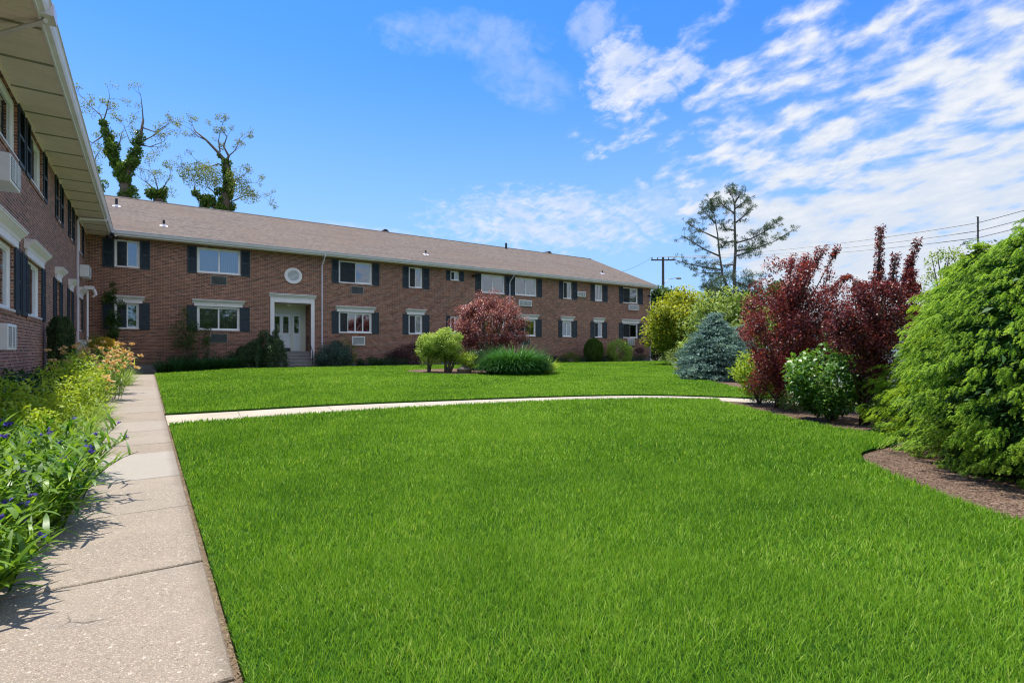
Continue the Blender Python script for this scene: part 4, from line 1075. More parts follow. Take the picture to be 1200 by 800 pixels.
def stem_leaf_plant(name, x, y, ns, H, leaf, W, label, cat, mat, spread=.2, lean=.45, group=None, flower=None, z=None, per=14, arch=.5):
    """upright leafy stems with long leaves all the way up; flower=(mat, size, prob, count)"""
    t = plant(name, x, y, label, cat, group, z)
    Ps = []; Az = []; Ls = []; Ln = []; sm = MB(); FP = []; FD = []
    for i in range(ns):
        a = random.uniform(0, 6.283); r = spread * math.sqrt(random.random()); b = Vector((r * math.cos(a), r * math.sin(a), 0))
        a2 = a + random.uniform(-.6, .6); h = H * random.uniform(.6, 1.1); ln = lean * random.uniform(.2, 1.2)
        pts = []; p = b.copy(); th = ln * .4
        for k in range(6):
            pts.append(p.copy()); p = p + Vector((math.cos(a2) * math.sin(th), math.sin(a2) * math.sin(th), math.cos(th))) * h / 5; th += ln * arch / 2.5
        sm.tube(pts, [.0055, .005, .0045, .004, .003, .002], 3, cap=False)
        for j in range(per):
            f = (.12 + .88 * j / per) * 5; k = min(4, int(f)); q = pts[k].lerp(pts[k + 1], f - k)
            Ps.append(q[:]); Az.append(a2 + j * 2.4 + random.uniform(-.5, .5)); Ls.append(leaf * random.uniform(.6, 1.15) * (1.0 - .35 * j / per)); Ln.append(random.uniform(.35, .95))
        if flower and random.random() < flower[2]:
            FP.append(pts[5]); FD.append(a2)
    n = len(Ps); rows = blade_rows(np.array(Ps), np.array(Az), np.array(Ls), W * RNG.uniform(.6, 1.3, n), np.array(Ln), RNG.uniform(.2, 1.7, n), 4, .1)
    stripmesh('leaves', rows, np.clip(RNG.normal(.5, .28, n), 0, 1), mat, t); sm.build('stem', MATS[mat], t)
    if flower:
        for p in FP:
            m = flower[3]; D = rdir(m); D[:, 2] = np.abs(D[:, 2]) * .6
            V = leaf_quads(np.array(p) + rdir(m) * flower[1] * .25, D, rdir(m), RNG.uniform(.6, 1.1, m) * flower[1], RNG.uniform(.6, 1.0, m) * flower[1] * .8, .15)
            npmesh('flower', V, RNG.uniform(0, 1, m), flower[0], t)
    return t

# ------------------------------------------------------------------ foreground border along the sidewalk
spider = ('petal_blue', .030, .28, 9)
for i, (x, y, H, ns, lab) in enumerate([
    (-.80, 3.55, .40, 56, 'blue flowered spiderwort nearest the camera, spilling over the sidewalk at lower left'),
    (-1.02, 4.05, .55, 56, 'spiderwort with blue flowers just behind the nearest one at the left edge'),
    (-.74, 4.55, .50, 60, 'arching spiderwort whose leaf tips reach farthest over the sidewalk'),
    (-1.15, 4.95, .56, 56, 'tall spiderwort with pale arching straps at the left edge'),
    (-.72, 5.35, .50, 56, 'spiderwort leaning over the sidewalk just before the smooth grey slab'),
    (-1.10, 5.90, .54, 50, 'leafy spiderwort level with the near end of the smooth grey slab'),
    (-.74, 6.25, .50, 50, 'spiderwort with a blue flower beside the smooth grey slab'),
    (-1.40, 6.60, .56, 44, 'leafy spiderwort behind the flowering ones, on the wall side')]):
    stem_leaf_plant('spiderwort', x, y, int(ns * 1.1), H * 1.12, .28, .024, lab, 'flower plant', 'strap_leaf', .30, .85, 'spiderwort plants in the foreground border', spider, per=16)
for i, (x, y, L, lab) in enumerate([(-1.25, 6.9, .62, 'grassy daylily clump with long curved blades in front of the lime leaved bush'), (-.80, 7.0, .50, 'low daylily clump leaning onto the sidewalk past the grey slab'),
    (-.78, 8.3, .55, 'daylily clump with arching blades where the crosswalk begins'), (-.85, 9.8, .55, 'daylily clump hanging over the sidewalk opposite the crosswalk'), (-.75, 11.2, .52, 'daylily clump just past the crosswalk junction')]):
    strap_clump('daylily', x, y, 170, L, .017, lab, 'plant', 'iris_leaf', .22, (.1, .8), (.5, 1.7), 'daylilies in the left border')
for x, y, r, h, lab in [(-.95, 6.75, .30, .5, 'lime leafed bush beside the far end of the smooth grey slab'), (-1.45, 7.7, .42, .80, 'lime green leafy bush standing up in the middle of the left border'), (-1.15, 9.0, .46, .78, 'yellow green bush behind the first lime bush in the border'),
    (-1.05, 10.5, .46, .78, 'yellow green bush in the border opposite the crosswalk'), (-1.05, 12.2, .48, .80, 'bright leafy bush in front of the peach flowers'), (-1.25, 13.9, .50, .85, 'bright leafy bush under the peach flowers')]:
    shrub('border_bush', x, y, r, h * .72, h * .55, lab, 'bush', 'lime_leaf', 2300, (.035, .075), 26, .40, 6, group='lime bushes in the left border', r0=.008, aspect=.5)
for x, y, ns, H, lab in [(-.85, 13.0, 26, .62, 'iris clump with faded peach blooms drooping toward the sidewalk'), (-.80, 14.8, 32, 1.0, 'peach flowering iris clump at the sidewalk edge'), (-1.20, 15.6, 36, 1.18, 'tallest peach flowering clump, in front of the golden globe bush'),
    (-.80, 16.8, 34, 1.20, 'peach flowering clump overhanging the far sidewalk slabs'), (-1.05, 18.4, 32, 1.22, 'farthest peach flowering clump in the border')]:
    stem_leaf_plant('peach_iris', x, y, ns, H, .34, .022, lab, 'flower plant', 'iris_leaf', .34, .45, 'peach flowering plants in the left border', ('petal_peach', .085, .75, 13), per=10)
for x, y, n, lab in [(-.72, 20.0, 200, 'grassy clump beside the distant slabs'), (-.85, 22.2, 220, 'low grassy clump near the end of the sidewalk'), (-.9, 25, 220, 'grassy clump beside the downspout end of the sidewalk')]:
    strap_clump('daylily', x, y, n, .6, .02, lab, 'plant', 'iris_leaf', .35, (.1, .8), (.5, 1.6), 'daylilies in the left border')
gx, gy = -1.55, 23.4
t = plant('golden_globe_bush', gx, gy, 'round golden topped globe bush behind the peach flowers', 'bush')
cl = ellip_clumps(0, 0, .78, .72, .72, .66, 60, .24, .75); clump_crown(t, cl, 9000, (.03, .055), 'gold_green', name='foliage', up=.2)
cl = [(.3 + .40 * math.cos(a) * q, .40 * math.sin(a) * q, .78 + .60 * math.sqrt(max(0, 1 - q * q * .6)), .16) for q in (.2, .5, .8) for a in np.linspace(0, 6.28, 10)]
clump_crown(t, cl, 4500, (.03, .055), 'gold', name='golden_tips', up=.2)
stems(t, (0, 0, 0), [(.3, 0, .7), (-.3, .1, .7), (0, -.3, .7)], .03, 'bark', 'stem')
# dark growth against the wall
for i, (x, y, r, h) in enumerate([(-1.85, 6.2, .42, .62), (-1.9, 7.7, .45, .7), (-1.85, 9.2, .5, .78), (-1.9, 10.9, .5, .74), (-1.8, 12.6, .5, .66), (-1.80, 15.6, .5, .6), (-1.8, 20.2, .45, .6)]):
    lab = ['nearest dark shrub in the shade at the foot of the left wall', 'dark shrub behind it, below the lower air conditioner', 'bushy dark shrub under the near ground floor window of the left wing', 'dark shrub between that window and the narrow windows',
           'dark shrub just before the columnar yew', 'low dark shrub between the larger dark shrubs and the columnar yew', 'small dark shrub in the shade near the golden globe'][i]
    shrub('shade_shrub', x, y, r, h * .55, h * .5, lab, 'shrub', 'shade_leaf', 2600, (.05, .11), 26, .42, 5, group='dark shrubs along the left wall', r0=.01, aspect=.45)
def column_yew(x, y, r, h, label):
    t = plant('columnar_yew', x, y, label, 'shrub')
    m = 15000; z = RNG.uniform(.03, 1, m); a = RNG.uniform(0, 6.28, m)
    q = r * (1 + .10 * np.sin(a * 5 + z * 4) + .07 * np.sin(a * 9 - z * 11)) * np.clip((1.04 - z) * 5, 0, 1) ** .5 * (.55 + .45 * RNG.random(m) ** .4)
    P = np.stack([np.cos(a) * q, np.sin(a) * q, z * h], 1)
    D = unit(rdir(m) * .5 + np.array([0, 0, 1.2])); npmesh('foliage', leaf_quads(P, D, rdir(m), RNG.uniform(.04, .08, m), RNG.uniform(.014, .026, m)), np.clip(RNG.normal(.4, .22, m), 0, 1), 'yew', t)
    stems(t, (0, 0, 0), [(.05, 0, h * .9), (-.05, .05, h * .85)], .03, 'bark', 'trunk', wob=.01)
column_yew(-1.86, 18.3, .27, 1.95, 'dense upright columnar yew against the left wing wall')
for i, (x, y, h) in enumerate([(-1.9, 26.2, .8), (-1.7, 28.4, .95)]):
    shrub('barberry_bush', x, y, .55, h * .5, h * .5, ['dark purple barberry beside the downspout of the left wing', 'dark purple barberry in the inner corner of the two wings'][i], 'bush', 'barberry', 2200, (.03, .06), 24, .4, 5, r0=.01)

# ------------------------------------------------------------------ beds along the long wing
def pxF(px, back=0.0):     # x for a pixel column at distance 'back' in front of the long wall
    s = (px - CX) / F; d = (YF - back) / (CA - s * SA); return d * (SA + s * CA)
def climber(px, back, h, w, label, leafmat='rose', n=2600):
    x = pxF(px, back); t = plant('climbing_shrub', x, YF - back, label, 'shrub')
    tips = []; cl = []
    for k in range(12):
        z = h * random.uniform(.35, 1.0); xx = random.uniform(-1, 1) * w * (1.05 - .75 * (z / h) ** 2); tips.append((xx, random.uniform(-.15, .15), z)); cl.append((xx, random.uniform(-.18, .18), z, w * .30))
        cl.append((xx * .6, random.uniform(-.15, .15), z * .7, w * .26))
    cl += [(random.uniform(-.1, .1), 0, h * q, w * .22) for q in (.85, .95, 1.02)]
    clump_crown(t, cl, n, (.05, .10), leafmat, name='foliage', aspect=.5); stems(t, (0, 0, 0), tips, .018, 'bark_grey', 'stem')
climber(131, .75, 3.9, .62, 'tall dark rambling shrub half covering the ground floor window nearest the inner corner', n=5200)
climber(217, .7, 2.9, .95, 'thin climbing shrub left of the wide ground floor window', n=2600)
climber(243, .6, 2.3, .5, 'sparse climbing shrub in front of the left side of the wide window', n=900)
# deep green strap-leaved row
ORD = 'first second third fourth fifth sixth seventh eighth ninth tenth eleventh twelfth thirteenth fourteenth fifteenth'.split()
xs_ = np.linspace(.75, 4.9, 12)
for i, x in enumerate(xs_):
    strap_clump('lilyturf', x + random.uniform(-.1, .1), 28.75 + random.uniform(-.15, .15), 210, random.uniform(.75, .98), .028, 'dark strap leaved clump, %s from the sidewalk end of the shaded row' % ORD[i], 'plant', 'dark_strap', .26, (.05, .6), (.5, 1.6), 'shaded strap leaved row by the wall')
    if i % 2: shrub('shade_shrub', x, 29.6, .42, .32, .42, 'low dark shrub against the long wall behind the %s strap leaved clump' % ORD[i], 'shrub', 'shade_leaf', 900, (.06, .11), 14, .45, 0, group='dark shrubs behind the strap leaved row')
def weeping_yew(px, back, r, h, label, m=11000):
    x = pxF(px, back); y = YF - back; t = plant('weeping_yew', x, y, label, 'shrub'); Ps = []; Az = []
    tips = []
    for k in range(34):
        a = random.uniform(0, 6.28); q = r * math.sqrt(random.random()); z = h * (1 - .45 * (q / r) ** 2) * random.uniform(.8, 1.05); tips.append((q * math.cos(a), q * math.sin(a), z))
    C = np.array(tips); idx = RNG.integers(0, len(C), m); off = RNG.random(m)
    out = unit(C[idx] * np.array([1, 1, 0]) + .001); P = C[idx] + out * (off * r * .42)[:, None] + RNG.normal(0, .06, (m, 3)); P[:, 2] -= off ** 1.6 * h * .75; P[:, 2] = np.maximum(P[:, 2], .03)
    D = unit(out * .5 + np.array([0, 0, -.9]) + RNG.normal(0, .4, (m, 3)))
    npmesh('foliage', leaf_quads(P, D, rdir(m), RNG.uniform(.07, .15, m), RNG.uniform(.018, .035, m)), np.clip(RNG.normal(.4, .25, m), 0, 1), 'yew', t)
    stems(t, (0, 0, 0), tips[:9], .03, 'bark', 'stem')
weeping_yew(314, 1.7, .72, 1.95, 'dark weeping yew beside the entrance steps')
weeping_yew(298, 1.3, .80, 1.35, 'lower dark yew left of the weeping one at the end of the strap leaved row')
def mound(name, px, back, r, h, leafmat, label, n=6500, leaf=(.04, .07), cat='bush', aspect=.4, group=None, sq=1.0):
    x = pxF(px, back); t = plant(name, x, YF - back, label, cat, group)
    cl = [c for c in ellip_clumps(0, 0, h * .42, r * .86, r * .86 * sq, h * .50, 60, r * .26, .7) if c[2] > 0]
    clump_crown(t, cl, n, leaf, leafmat, name='foliage', aspect=aspect, up=.3); stems(t, (0, 0, 0), [(c[0] * .7, c[1] * .7, c[2] * .9) for c in cl[:5]], .02, 'bark', 'stem'); return t
mound('juniper_mound', 389, 1.2, 1.05, 1.35, 'blue_green', 'blue green rounded juniper mound right of the entrance steps', 12000, (.06, .11))
mound('olive_mound', 404, .75, .75, 1.65, 'gold_green', 'olive green rounded bush behind the blue green juniper mound', 5500)
mound('groundcover_mound', 432, 1.1, .75, .5, 'shade_leaf', 'low dark groundcover mound below the air conditioner right of the entrance', 2600, (.06, .1))
strap_clump('lilyturf', pxF(442, 1.3), YF - 1.3, 240, .6, .03, 'dark strap leaved clump between the low mound and the purple barberry', 'plant', 'dark_strap', .3, (.05, .7), (.5, 1.5))
mound('groundcover_mound', 462, 1.5, .9, .42, 'shade_leaf', 'low dark green groundcover in front of the purple barberry', 2600, (.06, .1))
mound('barberry_bush', 478, 1.0, 1.15, 1.25, 'barberry', 'wide dark purple barberry against the long wall left of the lime topiary', 8000, (.05, .09))
mound('barberry_bush', 462, .8, .7, .85, 'barberry', 'smaller dark barberry left of the wide one against the long wall', 3200, (.05, .09))
mound('lavender_mound', 556, 2.6, .95, 1.45, 'barberry', 'mauve grey bush under the left side of the red maple', 6000, (.05, .09))
for px, r, h, lab in [(637, 1.2, .42, 'low dark groundcover patch just right of the daylily mound'), (652, 1.0, .36, 'low dark groundcover left of the small yellow bush'), (684, .9, .42, 'low dark groundcover in front of the globe arborvitae'),
                      (708, 1.0, .5, 'low blue green groundcover between the two round bushes'), (745, 1.2, .5, 'low dark groundcover at the far corner of the long wing')]:
    mound('groundcover_mound', px, 1.0, r, h, 'shade_leaf', lab, 2200, (.07, .12), sq=.6)
mound('small_gold_bush', 669, 1.2, .7, .75, 'gold_green', 'small yellowish bush in front of the narrow window', 3000, (.05, .08))
def globe(px, back, r, h, label):
    x = pxF(px, back); t = plant('globe_arborvitae', x, YF - back, label, 'bush'); m = 14000
    d = rdir(m); rad = 1 - .12 * RNG.random(m) ** 2; bump = 1 + .04 * np.sin(d[:, 0] * 9) * np.sin(d[:, 2] * 8)
    P = np.stack([d[:, 0] * r * rad * bump, d[:, 1] * r * rad * bump, h * .5 + d[:, 2] * h * .52 * rad * bump], 1); P[:, 2] = np.maximum(P[:, 2], .02)
    D = unit(d * .5 + rdir(m) * .6 + np.array([0, 0, .7])); npmesh('foliage', leaf_quads(P, D, unit(d + rdir(m) * .7), RNG.uniform(.05, .10, m), RNG.uniform(.02, .04, m)), np.clip(RNG.normal(.5, .25, m), 0, 1), 'globe_green', t)
    stems(t, (0, 0, 0), [(0, 0, h * .7)], .05, 'bark', 'trunk')
globe(695.5, 1.3, .70, 1.72, 'clipped dense egg shaped arborvitae between the far ground floor windows')
mound('azalea_bush', 725.5, 1.4, 1.05, 1.85, 'tree_lime', 'loose rounded yellow green bush under the last ground floor window', 6500, (.07, .13), aspect=.5)
def cloud_tree(x, y, label, mats, H, pads):
    t = plant('cloud_pruned_shrub', x, y, label, 'shrub'); cl = [(a, b, c, r) for a, b, c, r in pads]
    m = 6000; C = np.array(cl); w = C[:, 3] ** 2; idx = RNG.choice(len(C), m, p=w / w.sum()); d = rdir(m); d[:, 2] *= .55
    P = C[idx, :3] + d * C[idx, 3:4] * (RNG.random(m) ** .35)[:, None]
    npmesh('foliage', leaf_quads(P, unit(d + rdir(m) * .7), unit(rdir(m) * .6 + np.array([0, 0, 1.])), RNG.uniform(.06, .11, m), RNG.uniform(.03, .05, m)), np.clip(RNG.normal(.4, .25, m), 0, 1), mats, t)
    stems(t, (0, 0, 0), [(c[0], c[1], c[2] - .1) for c in cl], .05, 'bark', 'trunk', wob=.12)
cx_ = pxF(768, 1.6); cloud_tree(cx_, YF - 1.6, 'dark red cloud pruned shrub at the far corner of the long wing', 'barberry', 2.4, [(-.5, 0, 2.2, .5), (.1, .1, 2.5, .45), (.6, 0, 1.9, .5), (-.7, .1, 1.5, .45), (.9, 0, 1.1, .5), (.0, 0, 1.4, .4), (.4, -.1, .6, .4), (-1.5, .3, .9, .35)])

# ------------------------------------------------------------------ island bed
sheet('mulch_bed', ISL, .060, 'mulch', 1.0)
def topiary(px, d):
    x, y = at(px, d); t = plant('lime_topiary_shrub', x, y, 'rounded lime green shrub on several bare stems in the island bed', 'shrub')
    r_ = Vector((CA, -SA, 0)); f_ = Vector((SA, CA, 0)); cl = []
    def add(l, z, r, rd=0):
        p = r_ * l + f_ * rd; cl.append((p.x, p.y, z, r))
    for k in range(64):
        a = random.uniform(0, 6.28); q = random.uniform(.3, 1); l = math.cos(a) * q
        add(l * .62 - .26, 1.24 + random.uniform(-.42, .34), .18, math.sin(a) * q * .55)
    for k in range(60):
        a = random.uniform(0, 6.28); q = random.uniform(.3, 1); z = random.uniform(-1, 1); w = math.sqrt(1 - z * z)
        add(.34 + math.cos(a) * q * w * .62, 1.28 + z * .52, .19, math.sin(a) * q * w * .6)
    for k in range(60): add(random.uniform(-.75, .85), random.uniform(.52, 1.15), .19, random.uniform(-.45, .45))
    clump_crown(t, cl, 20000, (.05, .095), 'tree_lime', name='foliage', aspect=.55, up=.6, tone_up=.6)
    low = []
    for k in range(14): low.append((*(r_ * random.uniform(-.1, .75) + f_ * random.uniform(-.3, .3))[:2], random.uniform(.35, .9), .15))
    clump_crown(t, low, 1400, (.04, .08), 'rose', name='lower_foliage')
    mb = MB()
    for l0, l1, r in ((-.45, -.55, .05), (-.42, -.15, .035), (.25, .1, .05), (.32, .45, .06), (.40, .75, .05), (.3, .3, .045)):
        b = r_ * l0; m = r_ * ((l0 + l1) / 2 + random.uniform(-.08, .08)) + f_ * random.uniform(-.1, .1); e = r_ * l1 + f_ * random.uniform(-.25, .25)
        mb.tube([(b.x, b.y, -.05), (m.x, m.y, .45), (e.x, e.y, 1.0), (e.x * 1.1, e.y * 1.1, 1.35)], [r * 1.2, r, r * .7, r * .3], 6)
    mb.build('trunk', 'bark_grey', t, smooth=True)
topiary(515, 22.2)
def red_maple(px, d):
    x, y = at(px, d); t = plant('japanese_maple', x, y, 'domed pinkish red Japanese maple in the middle of the island bed', 'tree')
    r_ = Vector((CA, -SA, 0)); f_ = Vector((SA, CA, 0)); cl = []
    for k in range(230):
        a = random.uniform(0, 6.28); z = random.uniform(-.75, 1); w = math.sqrt(max(0, 1 - z * z * (1 if z > 0 else .35))); q = random.uniform(.62, 1.0)
        p = r_ * (math.cos(a) * w * 1.72 * q) + f_ * (math.sin(a) * w * 1.55 * q); cl.append((p.x, p.y, 2.05 + z * 1.38 * q + random.uniform(-.06, .06), random.uniform(.16, .32)))
    cl += [(*(r_ * u)[:2], v, .3) for u, v in ((-1.75, 2.2), (-1.5, 2.8), (1.65, 2.3), (1.6, 1.6), (.2, 3.65), (-.5, 3.55), (.9, 3.3))]
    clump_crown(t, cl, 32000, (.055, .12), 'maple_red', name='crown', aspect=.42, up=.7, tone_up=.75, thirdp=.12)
    mb = MB()
    for k in range(13):
        a = k * .483 * 2; q = random.uniform(.8, 1.3); e = r_ * math.cos(a) * q + f_ * math.sin(a) * q
        mb.tube([(0, 0, -.1), (e.x * .15, e.y * .15, .5), (e.x * .55, e.y * .55, 1.3), (e.x, e.y, 2.1), (e.x * 1.1, e.y * 1.1, 2.7)], [.10, .075, .05, .03, .012], 6)
    mb.build('trunk', 'bark_grey', t, smooth=True)
red_maple(574, 25.4)
def daylily_mound(px, d, r, h, n, label):
    x, y = at(px, d); t = plant('daylily_mound', x, y, label, 'plant')
    a = RNG.uniform(0, 6.283, n); rr = r * .72 * np.sqrt(RNG.random(n)); P = np.stack([np.cos(a) * rr, np.sin(a) * rr * .8, np.full(n, .0)], 1)
    hh = h * (1.12 - .55 * (rr / (r * .72)) ** 2) * RNG.uniform(.8, 1.15, n)
    rows = blade_rows(P, a + RNG.normal(0, .6, n), hh * 1.35, RNG.uniform(.016, .032, n), RNG.uniform(.05, .45, n), RNG.uniform(.9, 2.1, n), 5)
    stripmesh('leaf_tuft', rows, np.clip(RNG.normal(.5, .27, n), 0, 1), 'daylily', t)
daylily_mound(604, 21.6, 1.62, 1.02, 5200, 'big domed mound of dark green daylily leaves in the island bed')
x, y = at(634, 22.6); strap_clump('variegated_clump', x, y, 420, .85, .035, 'pale tipped leafy clump at the right shoulder of the daylily mound', 'plant', 'lime_leaf', .45, (.2, .8), (.4, 1.2))
x, y = at(547, 22.0); shrub('fern_clump', x, y, .42, .35, .5, 'small lime green ferny clump between the topiary and the daylily mound', 'plant', 'lime_leaf', 1900, (.05, .10), 22, .36, 4, r0=.01, aspect=.35)
x, y = at(556, 22.4); shrub('shade_shrub', x, y, .5, .45, .5, 'dark green bush between the ferny clump and the daylily mound', 'shrub', 'shade_leaf', 2200, (.05, .09), 22, .36, 4, r0=.01)
def rock(px, d):
    x, y = at(px, d); o = empty('garden_rock', (x, y, gz(x, y) + .04), 'brown boulder at the foot of the small ferny clump', 'rock')
    bm = bmesh.new(); bmesh.ops.create_icosphere(bm, subdivisions=3, radius=.24)
    for v in bm.verts:
        k = 1 + .18 * math.sin(v.co.x * 17 + 1) * math.sin(v.co.y * 13) + .08 * math.sin(v.co.z * 31); v.co = Vector((v.co.x * 1.25 * k, v.co.y * k, (v.co.z + .12) * .85 * k))
    me = bpy.data.meshes.new('garden_rock'); bm.to_mesh(me); bm.free(); me.materials.append(MATS['bark_grey'])
    bpy.data.objects.remove(o); o = bpy.data.objects.new('garden_rock', me); o.location = (x, y, gz(x, y) + .05); link(o); tag(o, 'brown boulder at the foot of the small ferny clump', 'rock')
rock(543.5, 21.7)

# ------------------------------------------------------------------ right hand beds
def multi_shoot_tree(name, base, d0, label, outline, shoots, n, leafmat, leaf, trunk_r=.05, depth=.8, kcl=120):
    """outline: crown clumps given as (px, py, r_px); turned into real positions around the trunk's distance with real depth"""
    bx, by = base; t = plant(name, bx, by, label, 'tree'); z0 = gz(bx, by); org = Vector((bx, by, z0)); cl = []
    for px, py, r in outline:
        for q in range(kcl // len(outline) + 1):
            dd = d0 + random.uniform(-1, 1) * depth
            p = p3(px + random.uniform(-r, r), py + random.uniform(-r, r), dd) - org; cl.append((p.x, p.y, p.z, r / F * d0 * .46 * random.uniform(.6, 1.3)))
    for path in shoots:
        dd = d0 + random.uniform(-.5, .5) * depth
        for k in range(len(path) - 1):
            for u in np.linspace(0, 1, 7):
                p = p3(path[k][0] * (1 - u) + path[k + 1][0] * u, path[k][1] * (1 - u) + path[k + 1][1] * u, dd) - org; cl.append((p.x, p.y, p.z, .068)); cl.append((p.x, p.y, p.z, .05))
    clump_crown(t, cl, n, leaf, leafmat, name='crown', aspect=.5, up=.25, thirdp=.18, tone_up=.5)
    tips = [(c[0], c[1], c[2]) for c in random.sample(cl, 26)]; mb = MB()
    for tp in tips:
        e = Vector(tp); f = random.uniform(.25, .4)
        a = Vector((0, 0, e.z * f)) + Vector((random.uniform(-.05, .05), random.uniform(-.05, .05), 0)); mb.tube([(random.uniform(-.05, .05), random.uniform(-.05, .05), -.05), a, a.lerp(e, .5) + Vector((0, 0, .06)), e], [trunk_r * .8, trunk_r * .5, trunk_r * .3, .006], 5)
    for path in shoots:
        mb.tube([p3(q[0], q[1], d0) - org for q in path], [.02, .008], 4) if len(path) == 2 else None
    mb.tube([(0, 0, -.05), (.02, 0, .5), (0, .02, 1.0)], [trunk_r * 1.5, trunk_r * 1.2, trunk_r], 8)
    mb.build('trunk', 'bark', t, smooth=True); return t
multi_shoot_tree('purple_leaf_plum', at(912, 10.9), 10.9, 'wine red plum tree on the left of the pair, by the cross path end',
    [(905, 345, 26), (925, 325, 22), (950, 330, 24), (895, 370, 24), (885, 385, 14), (925, 370, 30), (955, 372, 30), (915, 405, 30), (948, 405, 32), (978, 390, 22), (905, 435, 24), (935, 435, 26), (912, 452, 10), (980, 350, 14), (968, 415, 16), (898, 410, 18)],
    [[(945, 330), (958, 292)], [(965, 340), (975, 300), (982, 291)], [(925, 320), (930, 300)], [(975, 340), (988, 326), (996, 325)], [(955, 310), (968, 290)], [(940, 320), (945, 300)]], 44000, 'plum_bright', (.034, .066), .045, .8, 200)
multi_shoot_tree('purple_leaf_plum', at(1012, 8.45), 8.45, 'wine red plum tree with two tall shoots, right one of the pair, beside the spruces',
    [(1005, 370, 22), (1030, 350, 20), (1055, 355, 18), (1015, 395, 28), (1045, 385, 26), (990, 398, 12), (1065, 375, 12), (1008, 420, 18), (1032, 415, 20), (1028, 440, 13), (1060, 345, 12), (1010, 345, 12), (1035, 325, 12), (975, 380, 12)],
    [[(1031, 340), (1030, 272)], [(1028, 330), (1033, 268)], [(1058, 335), (1075, 284)], [(1045, 335), (1050, 300)], [(1064, 345), (1070, 318)], [(1008, 350), (1003, 330)], [(1062, 330), (1066, 306)]], 36000, 'plum_red', (.028, .056), .038, .6, 190)
x, y = at(889, 11.6); shrub('viburnum_shrub', x, y, .50, .42, .72, 'small bright green shrub on thin stems left of the plum trees', 'shrub', 'lime_leaf', 3600, (.05, .10), 34, .36, 9, r0=.018, aspect=.55, inner=.5, bark='bark_grey', clumps_extra=[(-.25, .1, .35, .16), (.2, 0, .4, .14)])
x, y = at(974, 9.0); shrub('viburnum_shrub', x, y, .66, .46, .70, 'wide glossy green shrub standing between the two plum trees', 'shrub', 'viburnum', 7200, (.055, .105), 60, .30, 12, r0=.022, aspect=.6, inner=.55, bark='bark_grey', up=.6, thirdp=.03)
for px, d, r, h, lab, mt in [(1040, 9.4, .45, .5, 'low green shrub behind the right plum tree', 'globe_green'), (940, 10.6, .5, .4, 'pale low shrub glimpsed behind the two viburnums', 'tree_pale'), (900, 12.2, .5, .45, 'low shrub behind the left plum trunk', 'globe_green'), (1058, 10.5, .6, .6, 'dark green shrub in the gap between plum tree and spruces', 'rose')]:
    x, y = at(px, d); shrub('low_shrub', x, y, r, h * .55, h * .5, lab, 'shrub', mt, 1500, (.04, .08), 20, .4, 4, r0=.01)

